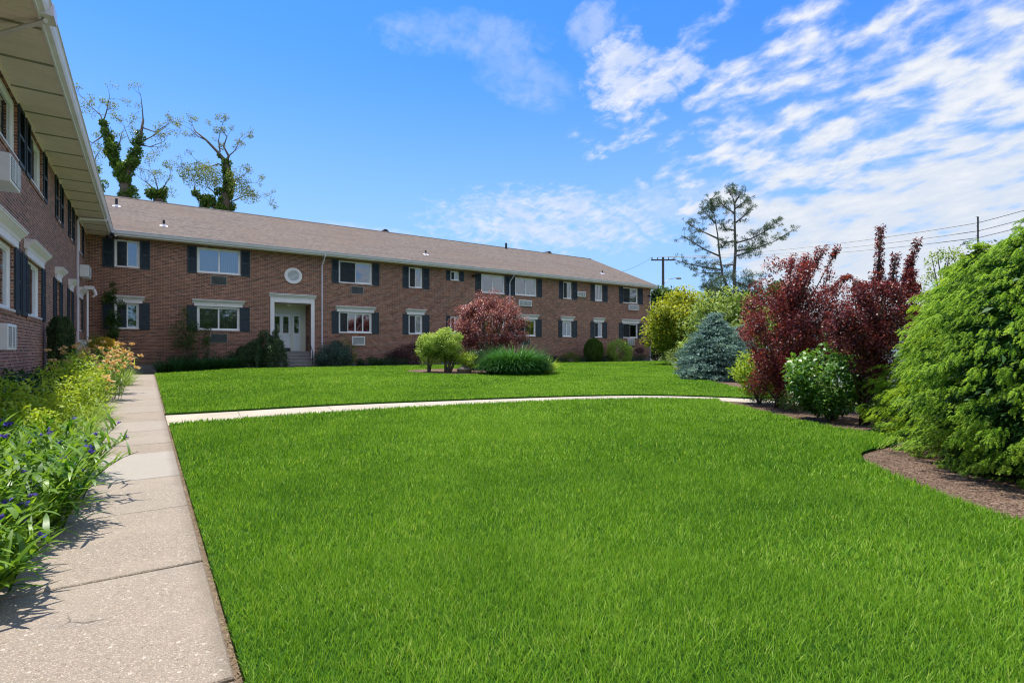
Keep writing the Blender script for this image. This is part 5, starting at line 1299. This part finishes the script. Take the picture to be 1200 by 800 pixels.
def conifer(name, x, y, H, prof, label, nb, per, mats, shoot, needles, trunk=.07, droop=.5, lump=.12, needle_w=.006, nl=(.014, .022), core=5000, fan=.30, cat='tree'):
    """nb branch ends on an uneven shell; each carries a flat fan of drooping shoots; darker old growth behind"""
    t = plant(name, x, y, label, cat)
    ts = np.linspace(0, 1, 200); pr = np.array([max(0., prof(v)) for v in ts]); w = pr + .06 * pr.max(); cdf = np.cumsum(w) / w.sum()
    bu = np.interp(RNG.random(nb), cdf, ts); ba = RNG.uniform(0, 6.283, nb); ph = RNG.uniform(0, 6.28, 4)
    wav = 1 + lump * .6 * np.sin(ba * 3 + bu * 9 + ph[0]) + lump * .5 * np.sin(ba * 7 - bu * 21 + ph[1]) + RNG.normal(0, lump * .45, nb)
    br = np.interp(bu, ts, pr) * wav; bz = bu * H
    bo = np.stack([np.cos(ba), np.sin(ba), np.zeros(nb)], 1); bs = np.stack([-np.sin(ba), np.cos(ba), np.zeros(nb)], 1)
    tip = bo * br[:, None] + np.array([0, 0, 1.]) * bz[:, None]
    n = nb * per; bi = np.repeat(np.arange(nb), per); back = RNG.random(n) ** 1.1; sd = RNG.uniform(-1, 1, n)
    fl = (fan * RNG.uniform(.7, 1.2, nb))[bi]
    P = tip[bi] - bo[bi] * (back * fl)[:, None] + bs[bi] * (sd * back * fl * .55)[:, None]
    P[:, 2] += back * fl * .22 - np.abs(sd) * back * fl * .18 + RNG.normal(0, .012, n); P[:, 2] = np.maximum(P[:, 2], .04)
    AX = unit(bo[bi] * .9 + bs[bi] * (sd * (.4 + .5 * back))[:, None] + np.array([0, 0, -droop]) + RNG.normal(0, .16, (n, 3)))
    up = np.clip((bz[bi] / H - .85) * 5, 0, 1); AX = unit(AX + np.array([0, 0, 1.3]) * up[:, None])
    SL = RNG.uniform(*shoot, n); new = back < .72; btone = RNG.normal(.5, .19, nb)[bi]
    def needlecloud(sel, mat, nm, nn):
        p = P[sel]; ax = AX[sel]; s = SL[sel]; m = len(p); k = np.tile(np.arange(nn), m); pi = np.repeat(np.arange(m), nn); f = (k + RNG.random(len(k))) / nn
        side = rdir(len(k)); side = unit(side - ax[pi] * np.sum(side * ax[pi], 1, keepdims=True))
        curve = np.array([0, 0, -1.]) * (f ** 2)[:, None] * s[pi][:, None] * .30 * (droop > .2)
        B_ = p[pi] + ax[pi] * (f * s[pi])[:, None] + curve
        D = unit(ax[pi] * .85 + side * .95 + np.array([0, 0, -.10])); L = RNG.uniform(nl[0], nl[1], len(k)) * (1.2 - .5 * f)
        tn = btone[sel][pi] + RNG.normal(0, .10, m)[pi] + RNG.normal(0, .08, len(k)) + .22 * (f - .5)
        npmesh(nm, leaf_quads(B_, D, side, L, np.full(len(k), needle_w) * RNG.uniform(.8, 1.3, len(k)), .3), np.clip(tn, 0, 1), mat, t)
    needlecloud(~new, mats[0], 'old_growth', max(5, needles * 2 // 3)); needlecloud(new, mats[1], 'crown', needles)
    cu = np.interp(RNG.random(core), cdf, ts); ca = RNG.uniform(0, 6.283, core); cr = np.interp(cu, ts, pr) * RNG.uniform(.25, .80, core) ** .7
    Pc = np.stack([np.cos(ca) * cr, np.sin(ca) * cr, np.maximum(.05, cu * H * .97)], 1); D = unit(np.stack([np.cos(ca), np.sin(ca), -.4 + 0 * ca], 1) + RNG.normal(0, .4, (core, 3)))
    Ls = RNG.uniform(.6, 1.2, core) * fan * .55
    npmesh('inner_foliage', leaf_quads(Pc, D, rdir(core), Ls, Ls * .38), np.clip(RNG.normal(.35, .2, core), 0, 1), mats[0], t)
    mb = MB(); mb.tube([(0, 0, -.05), (0, 0, H * .5), (0, 0, H * .93)], [trunk, trunk * .6, .01], 8)
    for k in range(40):
        v = random.uniform(.06, .85); q = max(.05, prof(v) * .6); b = random.uniform(0, 6.28); mb.tube([(0, 0, v * H), (q * .5 * math.cos(b), q * .5 * math.sin(b), v * H + .04), (q * math.cos(b), q * math.sin(b), v * H - .02)], [.016, .010, .004], 4)
    mb.build('trunk', 'bark', t, smooth=True); return t
def prof_dome(t): return 1.34 * max(0.0, 1 - (max(0., t - .22) / .78) ** 1.8) ** .75 * (1 if t > .22 else .90 + .10 * t / .22)
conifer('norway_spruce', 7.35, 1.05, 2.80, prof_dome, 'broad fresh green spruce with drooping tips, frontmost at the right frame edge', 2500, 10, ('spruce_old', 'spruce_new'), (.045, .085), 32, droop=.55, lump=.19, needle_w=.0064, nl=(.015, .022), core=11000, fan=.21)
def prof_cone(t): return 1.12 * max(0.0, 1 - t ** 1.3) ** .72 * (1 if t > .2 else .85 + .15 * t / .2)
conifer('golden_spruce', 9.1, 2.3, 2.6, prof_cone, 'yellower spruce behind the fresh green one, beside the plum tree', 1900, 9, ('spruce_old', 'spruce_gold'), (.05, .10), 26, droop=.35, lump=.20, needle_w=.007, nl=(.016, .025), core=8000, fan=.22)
x, y = at(838, 20.0)
def prof_blue(t): return 1.42 * max(0.0, 1 - t ** 1.25) ** .70 * (1 if t > .18 else .88 + .12 * t / .18)
conifer('blue_spruce', x, y, 2.42, prof_blue, 'silvery blue spruce at the right edge of the far lawn', 750, 9, ('blue_spruce', 'blue_spruce'), (.12, .22), 12, droop=-.05, lump=.20, needle_w=.020, nl=(.04, .07), core=3000, fan=.42)
x, y = at(866, 20.6)
conifer('blue_spruce', x, y, 2.0, lambda t: 1.1 * max(0.0, 1 - t) ** .7, 'lower darker blue spruce crowding the right side of the silvery one', 420, 9, ('blue_spruce', 'blue_spruce'), (.12, .22), 11, droop=-.05, lump=.2, needle_w=.020, nl=(.04, .07), core=2200, fan=.40)
x, y = at(807, 21.8); shrub('low_shrub', x, y, .6, .9, .8, 'yellow green bush showing at the left foot of the blue spruce', 'shrub', 'tree_lime', 1800, (.06, .12), 24, .4, 4, r0=.02)

# ------------------------------------------------------------------ background trees
def bg_tree(name, px, d, w_px, top, bot, label, leafmat, n, leaf, k=70, bark='bark', rcf=.24, base_z=None, inner=.5, cat='tree', depthf=.9):
    x, y = at(px, d); z0 = gz(x, y); t = plant(name, x, y, label, cat); zt = zat(top, d) - z0; zb = zat(bot, d) - z0; rx = w_px / 2 / F * d
    cz = (zt + zb) / 2; rz = (zt - zb) / 2
    cl = ellip_clumps(0, 0, cz, rx * .85, rx * depthf * .85, rz * .85, k, rcf * rx, inner, jitter=.2)
    clump_crown(t, cl, n, leaf, leafmat, name='crown', aspect=.6, up=.4, tone_up=.5)
    mb = MB(); mb.tube([(0, 0, -.3), (.1, 0, zb + .3), (0, .1, cz), (0, 0, cz + rz * .5)], [rx * .07 + .05, rx * .055 + .03, rx * .04, .03], 7)
    for c in random.sample(cl, min(14, len(cl))):
        b = Vector((0, 0, random.uniform(max(.4, zb), cz))); e = Vector(c[:3]); mb.tube([b, b.lerp(e, .5) + Vector((0, 0, .2)), e], [rx * .03 + .02, rx * .02 + .01, .01], 5)
    mb.build('trunk', bark, t, smooth=True); return t
bg_tree('yellow_maple', 803, 33, 96, 336, 428, 'yellow green maple just beyond the right end of the long wing', 'tree_yellow', 15000, (.13, .26), 90)
bg_tree('pale_maple', 852, 29, 108, 340, 432, 'pale lime tree between the yellow maple and the plum trees, above the blue spruce', 'tree_pale', 13000, (.12, .24), 80)
bg_tree('street_tree', 778, 55, 66, 330, 412, 'grey green tree rising behind the utility pole and the end of the wing', 'tree_green', 5000, (.25, .5), 50)
bg_tree('street_tree', 905, 42, 70, 322, 405, 'dark green tree behind the left plum tree', 'tree_green', 6000, (.2, .4), 55)
bg_tree('street_tree', 845, 50, 80, 335, 410, 'dark green tree behind the pale lime tree', 'tree_green', 6000, (.22, .45), 55)
bg_tree('street_tree', 1000, 55, 110, 372, 425, 'distant low tree behind the gap between the plum trees', 'tree_green', 5000, (.25, .5), 50)
bg_tree('young_ash', 1108, 20, 64, 278, 400, 'thin airy young tree behind the golden spruce', 'tree_pale', 2600, (.06, .13), 50, 'bark_grey', .22)
bg_tree('young_ash', 1178, 21, 52, 268, 400, 'airy pale tree above the frontmost spruce at the right frame edge', 'tree_pale', 2600, (.07, .15), 44, 'bark_grey', .24)
bg_tree('street_tree', 1150, 40, 120, 330, 420, 'broad tree hidden behind the spruces', 'tree_green', 5000, (.25, .5), 50)
for px, d, lab in [(765, 75, 'far tree at the left end of the horizon line'), (830, 80, 'far tree between the maple and the pine'), (930, 85, 'far tree beyond the left plum tree'), (1060, 80, 'far tree beyond the gap by the golden spruce')]:
    bg_tree('street_tree', px, d, 110, 372, 416, lab, 'tree_green', 3500, (.4, .8), 40)
shx, shy = at(797, 31); shrub('low_shrub', shx, shy, 1.0, .45, .5, 'dry looking low hedge under the yellow maple', 'shrub', 'tree_pale', 1800, (.06, .12), 30, .3, 3, r0=.02)

def pine():
    d0 = 45; bx, by = at(862, d0); z0 = gz(bx, by); t = plant('white_pine', bx, by, 'tall open pine with two stems rising behind the maples', 'tree'); org = Vector((bx, by, z0)); mb = MB(); C = []
    def Q(px, py, dd=0): return p3(px, py, d0 + dd) - org
    def limb(pts, r0, r1, dd=0):
        P = [Q(a, b, dd * i / max(1, len(pts) - 1)) for i, (a, b) in enumerate(pts)]; n = len(P); mb.tube(P, [r0 + (r1 - r0) * i / (n - 1) for i in range(n)], 6); return P
    base = Vector((0, 0, -.3)); P = [base, Q(864, 372), Q(862, 350), Q(860, 323), Q(862, 294), Q(861, 265), Q(861, 239), Q(856, 222)]; mb.tube(P, [.22, .18, .16, .14, .115, .09, .06, .025], 8)
    limb([(862, 352), (853, 338), (847, 323), (843, 297), (841, 275), (837.5, 255), (834, 236)], .15, .02, 2.0)
    br = [([(862, 294), (885, 291), (905, 284), (930, 269)], 9), ([(861, 285), (880, 280), (899, 270), (909, 260)], 9), ([(861, 262), (873, 252), (883, 241)], 4), ([(861, 245), (870, 238), (878, 232)], 4), ([(861, 300), (876, 296), (890, 290)], 6),
          ([(845, 316), (825, 313), (805, 309), (787, 303)], 6), ([(843, 300), (825, 292), (810, 282), (798, 276)], 6), ([(842, 280), (827, 273), (812, 266), (805, 261)], 5), ([(839, 262), (830, 253), (822, 245)], 5), ([(836, 250), (830, 243)], 4), ([(834, 240), (833, 233)], 4),
          ([(846, 320), (832, 320), (815, 319)], 5), ([(861, 250), (850, 243), (843, 236)], 4), ([(861, 270), (850, 268), (846, 262)], 4), ([(862, 282), (852, 284), (846, 290)], 5), ([(860, 240), (866, 230), (868, 226)], 4), ([(856, 228), (855, 222)], 4), ([(847, 322), (836, 330), (826, 334)], 4), ([(861, 330), (876, 336), (888, 334)], 5), ([(862, 310), (848, 311), (830, 308)], 3), ([(862, 340), (880, 346), (896, 342)], 5), ([(855, 340), (838, 345), (826, 342)], 5)]
    for pts, k in br:
        dd = random.uniform(-2.6, 2.6); P = limb(pts, .075, .02, dd)
        for i in range(k * 4):
            f = random.uniform(.25, 1.0) * (len(P) - 1); a = min(int(f), len(P) - 2); q = P[a].lerp(P[a + 1], f - a); q = q + Vector((random.uniform(-.5, .5), random.uniform(-.5, .5), random.uniform(-.35, .55))); C.append((q.x, q.y, q.z, random.uniform(.10, .27)))
            mb.tube([P[a].lerp(P[a + 1], f - a), q], [.02, .008], 3, cap=False)
    C += [(*(Q(866 + random.uniform(-38, 34), 330 + random.uniform(-10, 14), random.uniform(-3, 3)))[:], random.uniform(.35, .7)) for _ in range(26)]
    m = 24000; A_ = np.array(C); w = A_[:, 3] ** 1.6; idx = RNG.choice(len(A_), m, p=w / w.sum()); d = rdir(m); d[:, 2] *= .75
    Pp = A_[idx, :3] + d * A_[idx, 3:4] * (RNG.random(m) ** .6)[:, None]; D = unit(d * .6 + RNG.normal(0, .5, (m, 3)) + np.array([0, 0, .55]))
    npmesh('crown', leaf_quads(Pp, D, rdir(m), RNG.uniform(.12, .24, m), RNG.uniform(.02, .045, m)), np.clip(RNG.normal(.45, .25, m) + .25 * d[:, 2], 0, 1), 'pine', t)
    mb.build('trunk', 'bark_grey', t, smooth=True)
pine()

# ivy covered trees behind the long wing
def ivy_tree(d0, base_px, label, limbs, bare, ivy, leafy, nivy, nleaf):
    bx, by = at(*base_px, 0) if False else at(base_px[0], d0); z0 = gz(bx, by); t = plant('ivy_clad_tree', bx, by, label, 'tree', 'ivy clad trees behind the long wing'); org = Vector((bx, by, z0)); mb = MB(); tw = []
    def Q(px, py, dd=0): return p3(px, py, d0 + dd) - org
    mb.tube([Vector((0, 0, -.3)), Q(base_px[0], base_px[1])], [.45, .36], 8)
    for pts, r0, r1 in limbs:
        mb.tube([Q(a, b) for a, b in pts], [r0 + (r1 - r0) * i / (len(pts) - 1) for i in range(len(pts))], 7)
    def twigs(p, dirv, L, r, depth):
        if depth == 0 or L < .25: tw.append(p); return
        k = random.choice((2, 2, 3))
        for _ in range(k):
            dv = (dirv + Vector((random.gauss(0, .55), random.gauss(0, .55), random.gauss(.05, .45)))).normalized(); m1 = p + dv * L * .5 + Vector((random.gauss(0, .06), random.gauss(0, .06), random.gauss(0, .06))) * L; e = p + dv * L
            mb.tube([p, m1, e], [r, r * .75, r * .5], 4, cap=False); twigs(e, dv, L * random.uniform(.55, .8), r * .5, depth - 1)
    for pts in bare:
        dd = random.uniform(-1.5, 1.5); P = [Q(a, b, dd * i / len(pts)) for i, (a, b) in enumerate(pts)]; n = len(P)
        mb.tube(P, [.055 - .038 * i / (n - 1) for i in range(n)], 5, cap=False)
        for i in range(1, n):
            dv = (P[i] - P[i - 1]).normalized(); twigs(P[i], dv, .48 if i < n - 1 else .55, .015, 4)
    mb.build('trunk', 'bark_grey', t, smooth=True)
    C = []
    for pts, r in ivy:
        P = [Q(a, b) for a, b in pts]
        for i in range(len(P) - 1):
            L = (P[i + 1] - P[i]).length
            for u in np.linspace(0, 1, max(3, int(L / .14))):
                for _ in range(2):
                    q = P[i].lerp(P[i + 1], u); C.append((q.x + random.gauss(0, r * .38), q.y + random.gauss(0, r * .38), q.z + random.gauss(0, .2), r * random.uniform(.25, .62)))
    clump_crown(t, C, int(nivy * 1.5), (.10, .20), 'ivy', name='ivy', aspect=.75, up=.2, outward=.9)
    if nleaf:
        src = [(p.x, p.y, p.z, .22) for p in tw if random.random() < .8] + [(*(Q(a, b, random.uniform(-1.5, 1.5)))[:], r) for a, b, r in leafy]
        clump_crown(t, src, int(nleaf * 2.2), (.07, .14), 'young_leaf', name='young_leaves', aspect=.6)
ivy_tree(39, (147, 232), 'V shaped ivy clad tree with bare upper twigs, leftmost over the roof',
    [([(147, 232), (146, 209), (138, 192), (131, 179), (122.5, 147)], .34, .12), ([(146, 209), (154, 190), (163, 169), (168, 140)], .26, .07)],
    [[(122.5, 150), (118, 135), (105, 124), (99, 116)], [(120, 160), (108, 168), (98, 158)], [(168, 145), (167, 130), (165, 112)], [(163, 168), (178, 160), (193, 150)], [(168, 150), (182, 155), (196, 146)], [(160, 175), (152, 165), (146, 150)], [(165, 170), (176, 172), (192, 166)], [(120, 147), (125, 130), (128, 115)], [(130, 180), (140, 168), (143, 155)]],
    [([(147, 230), (146, 209), (138, 192)], .55), ([(138, 192), (131, 179), (127, 165)], .50), ([(127, 165), (122.5, 147)], .36), ([(146, 209), (154, 190), (160, 175)], .48), ([(160, 175), (165, 160)], .34)],
    [(108, 200, .5), (176, 185, .5), (100, 125, .6), (118, 180, .4)], 9000, 1500)
ivy_tree(41, (186, 234), 'short ivy clad stump with a few thin twigs, middle of the three over the roof',
    [([(186, 234), (186, 226)], .25, .15)], [[(186, 226), (183, 214), (180, 205)], [(188, 226), (194, 216), (199, 208)], [(186, 226), (172, 214), (166, 210)]], [([(186, 236), (186, 224)], .65)], [(180, 210, .5), (200, 225, .5)], 1700, 420)
ivy_tree(40, (263, 246), 'crooked ivy clad tree with a curled bare crown, rightmost of the three over the roof',
    [([(263, 246), (265, 225), (267, 209), (265, 190)], .36, .16), ([(265, 190), (256, 179), (241.5, 164), (229, 154)], .14, .05), ([(265, 190), (268, 183), (262, 172)], .12, .06), ([(253, 243), (240, 234), (228, 226), (228, 218)], .20, .06)],
    [[(241, 164), (232, 160), (224, 152)], [(258, 178), (256, 165), (258, 155)], [(267, 184), (276, 176), (280, 166)], [(229, 154), (226, 148)], [(262, 172), (266, 160), (258, 150)], [(257, 192), (244, 196), (232, 190)], [(244, 196), (222, 200), (212, 196)], [(255, 228), (244, 220), (240, 208)], [(268, 238), (285, 230), (300, 228)], [(270, 215), (282, 208), (290, 214)]],
    [([(263, 246), (265, 225), (267, 209)], .55), ([(267, 209), (265, 190)], .40), ([(253, 243), (240, 234), (232, 229)], .45), ([(265, 190), (258, 182)], .2)],
    [(230, 202, .8), (245, 200, .8), (240, 212, .8), (225, 208, .7), (280, 222, .8), (290, 228, .7), (275, 205, .6), (252, 210, .7), (298, 230, .5), (285, 214, .6), (215, 196, .4)], 6500, 3600)
ivy_tree(46, (110, 236), 'ivy clad tree just showing beside the gutter of the left wing', [([(110, 236), (109, 200)], .3, .1)], [[(109, 200), (112, 185), (118, 175)]], [([(110, 240), (109, 215), (109, 196)], .75)], [(112, 190, .5)], 3200, 300)

# ------------------------------------------------------------------ poles, wires, fence, house
def pole(px, d, top, label, arms, pr=(.19, .13)):
    x, y = at(px, d); z0 = gz(x, y); t = empty('utility_pole', (x, y, z0), label, 'pole'); zt = zat(top, d) - z0; r_ = Vector((CA, -SA, 0))
    mb = MB(); mb.tube([(0, 0, -.5), (0, 0, zt)], list(pr), 10); mb.build('post', TIMB, t)
    ends = []
    for dz, w in arms:
        am = MB(); a = -r_ * w + Vector((0, 0, zt - dz)); b = r_ * w + Vector((0, 0, zt - dz)); n = Vector((SA, CA, 0)) * .06
        am.prism([a - n + Vector((0, 0, -.07)), a + n + Vector((0, 0, -.07)), a + n + Vector((0, 0, .07)), a - n + Vector((0, 0, .07))], a, b)
        ao = am.build('crossarm', TIMB, t)
        for q in (-.92, -.45, .45, .92):
            im = MB(); p = r_ * w * q + Vector((0, 0, zt - dz + .07)); im.tube([p, p + Vector((0, 0, .12)), p + Vector((0, 0, .26))], [.05, .07, .04], 6); im.build('insulator', ACG, ao)
            ends.append(Vector((x, y, z0)) + p + Vector((0, 0, .26)))
    return t, Vector((x, y, z0 + zt)), ends
pA, topA, eA = pole(777, 60, 301, 'timber utility pole with a crossarm and lamp bracket beyond the end of the wing', [(.35, 1.35)])
r_ = Vector((CA, -SA, 0))
la = MB(); h0 = zat(333, 60) - gz(*at(777, 60)); la.tube([(0, 0, h0), r_ * .6 + Vector((0, 0, h0 + .55)), r_ * 1.4 + Vector((0, 0, h0 + .7))], [.04, .035, .03], 6); lo = la.build('lamp_arm', STEEL, pA)
lh_ = MB(); p = r_ * 1.4 + Vector((0, 0, h0 + .68)); q = r_ * 2.05 + Vector((0, 0, h0 + .66)); lh_.tube([p, p.lerp(q, .4), q], [.05, .13, .09], 8); lh_.build('lamp_head', STEEL, lo)
pB, topB, eB = pole(1146, 39, 254, 'thin utility pole behind the spruces at the upper right', [], (.08, .055))
sp = MB(); zt = topB.z - pB.location.z
for k in range(16): sp.tube([(0, 0, zt - .35 * k), r_ * (.16 if k % 2 else -.16) + Vector((0, 0, zt - .35 * k + .02))], .018, 4)
sp.build('climbing_step', STEEL, pB)
def wire(a, b, sag, label, ext=1.0, r=.022):
    mb = MB(); a = Vector(a); b = Vector(b); pts = []
    for i in range(25):
        u = i / 24; p = a.lerp(b, u); p.z -= sag * 4 * u * (1 - u); pts.append(p)
    mb.tube(pts, r, 4); o = mb.build('power_line', BLACK); tag(o, label, 'cable', 'power lines at the right')
P2 = topB
for i, (dz, ea, lab) in enumerate([(.45, 1, 'topmost power line crossing the sky at the right'), (1.05, 2, 'middle power line crossing the sky at the right'), (1.55, 3, 'lowest power line crossing the sky at the right')]):
    b = P2 - Vector((0, 0, dz)); wire(eA[min(ea, 3)], b, .55, lab + ', far span'); x3, y3 = at(1500, 27); wire(b, (x3, y3, b.z + 1.9), .2, lab + ', near span')
eu = Vector((uF(560), YF + 9, 9.2)); wire(eA[0], (34.5, 36, 8.2), .5, 'thin service line running from the timber pole to the far wing roof', r=.012)

def picket(x0, y0, x1, y1, label):
    n = 44; L = math.hypot(x1 - x0, y1 - y0); t = empty('picket_fence', ((x0 + x1) / 2, (y0 + y1) / 2, gz((x0 + x1) / 2, (y0 + y1) / 2)), label, 'fence'); o = t.location
    pm = MB(o); rm = MB(o); H = .95
    for i in range(n):
        u = i / (n - 1); x, y = x0 + (x1 - x0) * u, y0 + (y1 - y0) * u; z = gz(x, y); pm.tube([(x, y, z + .08), (x, y, z + H - .06), (x, y, z + H)], [.04, .04, .01], 4)
    for hz_ in (.25, .75): rm.tube([(x0, y0, gz(x0, y0) + hz_), (x1, y1, gz(x1, y1) + hz_)], .03, 4)
    a = pm.build('pickets', WOODW, None); a.parent = t; a.location = (0, 0, 0)
    b = rm.build('rail', WOODW, None); b.parent = t; b.location = (0, 0, 0)
a0 = at(965, 17); a1 = at(1075, 19); picket(*a0, *a1, 'white picket fence glimpsed behind the right plum tree')
def house():
    x, y = at(1015, 75); z = gz(x, y) - .6; ang = math.atan2(y, x)
    t = empty('neighbour_house', (x, y, z), 'pale house glimpsed through the plum trees', 'house')
    w = MB(); w.box(-6, -4, -.3, 6, 4, 5.0); w.quad((-6, -4, 5), (-6, 4, 5), (-6, 0, 7)); w.quad((6, -4, 5), (6, 0, 7), (6, 4, 5)); w.build('wall', paint('siding', (.62, .66, .72), .6, .08), t)
    r = MB()
    for s in (-1, 1): r.quad((-6.4, s * 4.5, 4.9), (6.4, s * 4.5, 4.9), (6.4, 0, 7.15), (-6.4, 0, 7.15)); r.quad((-6.4, s * 4.5, 4.78), (6.4, s * 4.5, 4.78), (6.4, 0, 7.03), (-6.4, 0, 7.03))
    r.build('roof', paint('grey_roof', (.16, .16, .17), .9, .2), t)
    for xx in (-4, -1.3, 1.3, 4):
        for zz in (1.1, 3.4):
            f = MB(); f.box(xx - .55, -4.06, zz, xx + .55, -4.001, zz + 1.2); fo = f.build('window', WHITE, t); q = MB(); q.box(xx - .47, -4.075, zz + .08, xx + .47, -4.061, zz + 1.12); q.build('pane', paint('dark_pane', (.05, .06, .08), .1, .1), fo)
    t.rotation_euler = (0, 0, R(-35))
house()
sheet('street', [(38, -40), (46, -40), (58, 60), (50, 60)], .02, 'asphalt', 6)
sheet('walk', [(33.2, 28.4), (36.2, 26.4), (38, 28.5), (36, 32), (35.2, 40), (36.4, 40), (37.3, 32), (40, 29), (37, 25.3), (33, 27.9)][:0] or [(34.6, 28.6), (37.5, 26.2), (38.6, 27.3), (35.9, 29.8)], .03, 'walk', 1)

def woods():
    C = []
    for k in range(46):
        a = random.uniform(-1, 1) * 55; d = random.uniform(30, 44); r = random.uniform(3.2, 5.2); x = a * CA - d * SA; y = -a * SA - d * CA
        if x < -1: continue
        C.append((x, y, random.uniform(2.5, 9.5), r)); C.append((x, y, 2.5, r))
    C = np.array(C); n = 30000; idx = RNG.integers(0, len(C), n); P = C[idx, :3] + rdir(n) * (C[idx, 3] * RNG.random(n) ** .4)[:, None]; L = RNG.uniform(.4, .9, n)
    P[:, 2] = np.maximum(P[:, 2], .2)
    o = npmesh('woods', leaf_quads(P, rdir(n), rdir(n), L, L * .7), np.clip(RNG.normal(.5, .25, n), 0, 1), 'tree_green'); tag(o, 'line of leafy trees across the grounds, mirrored in the windows', 'trees', kind='stuff')
woods()
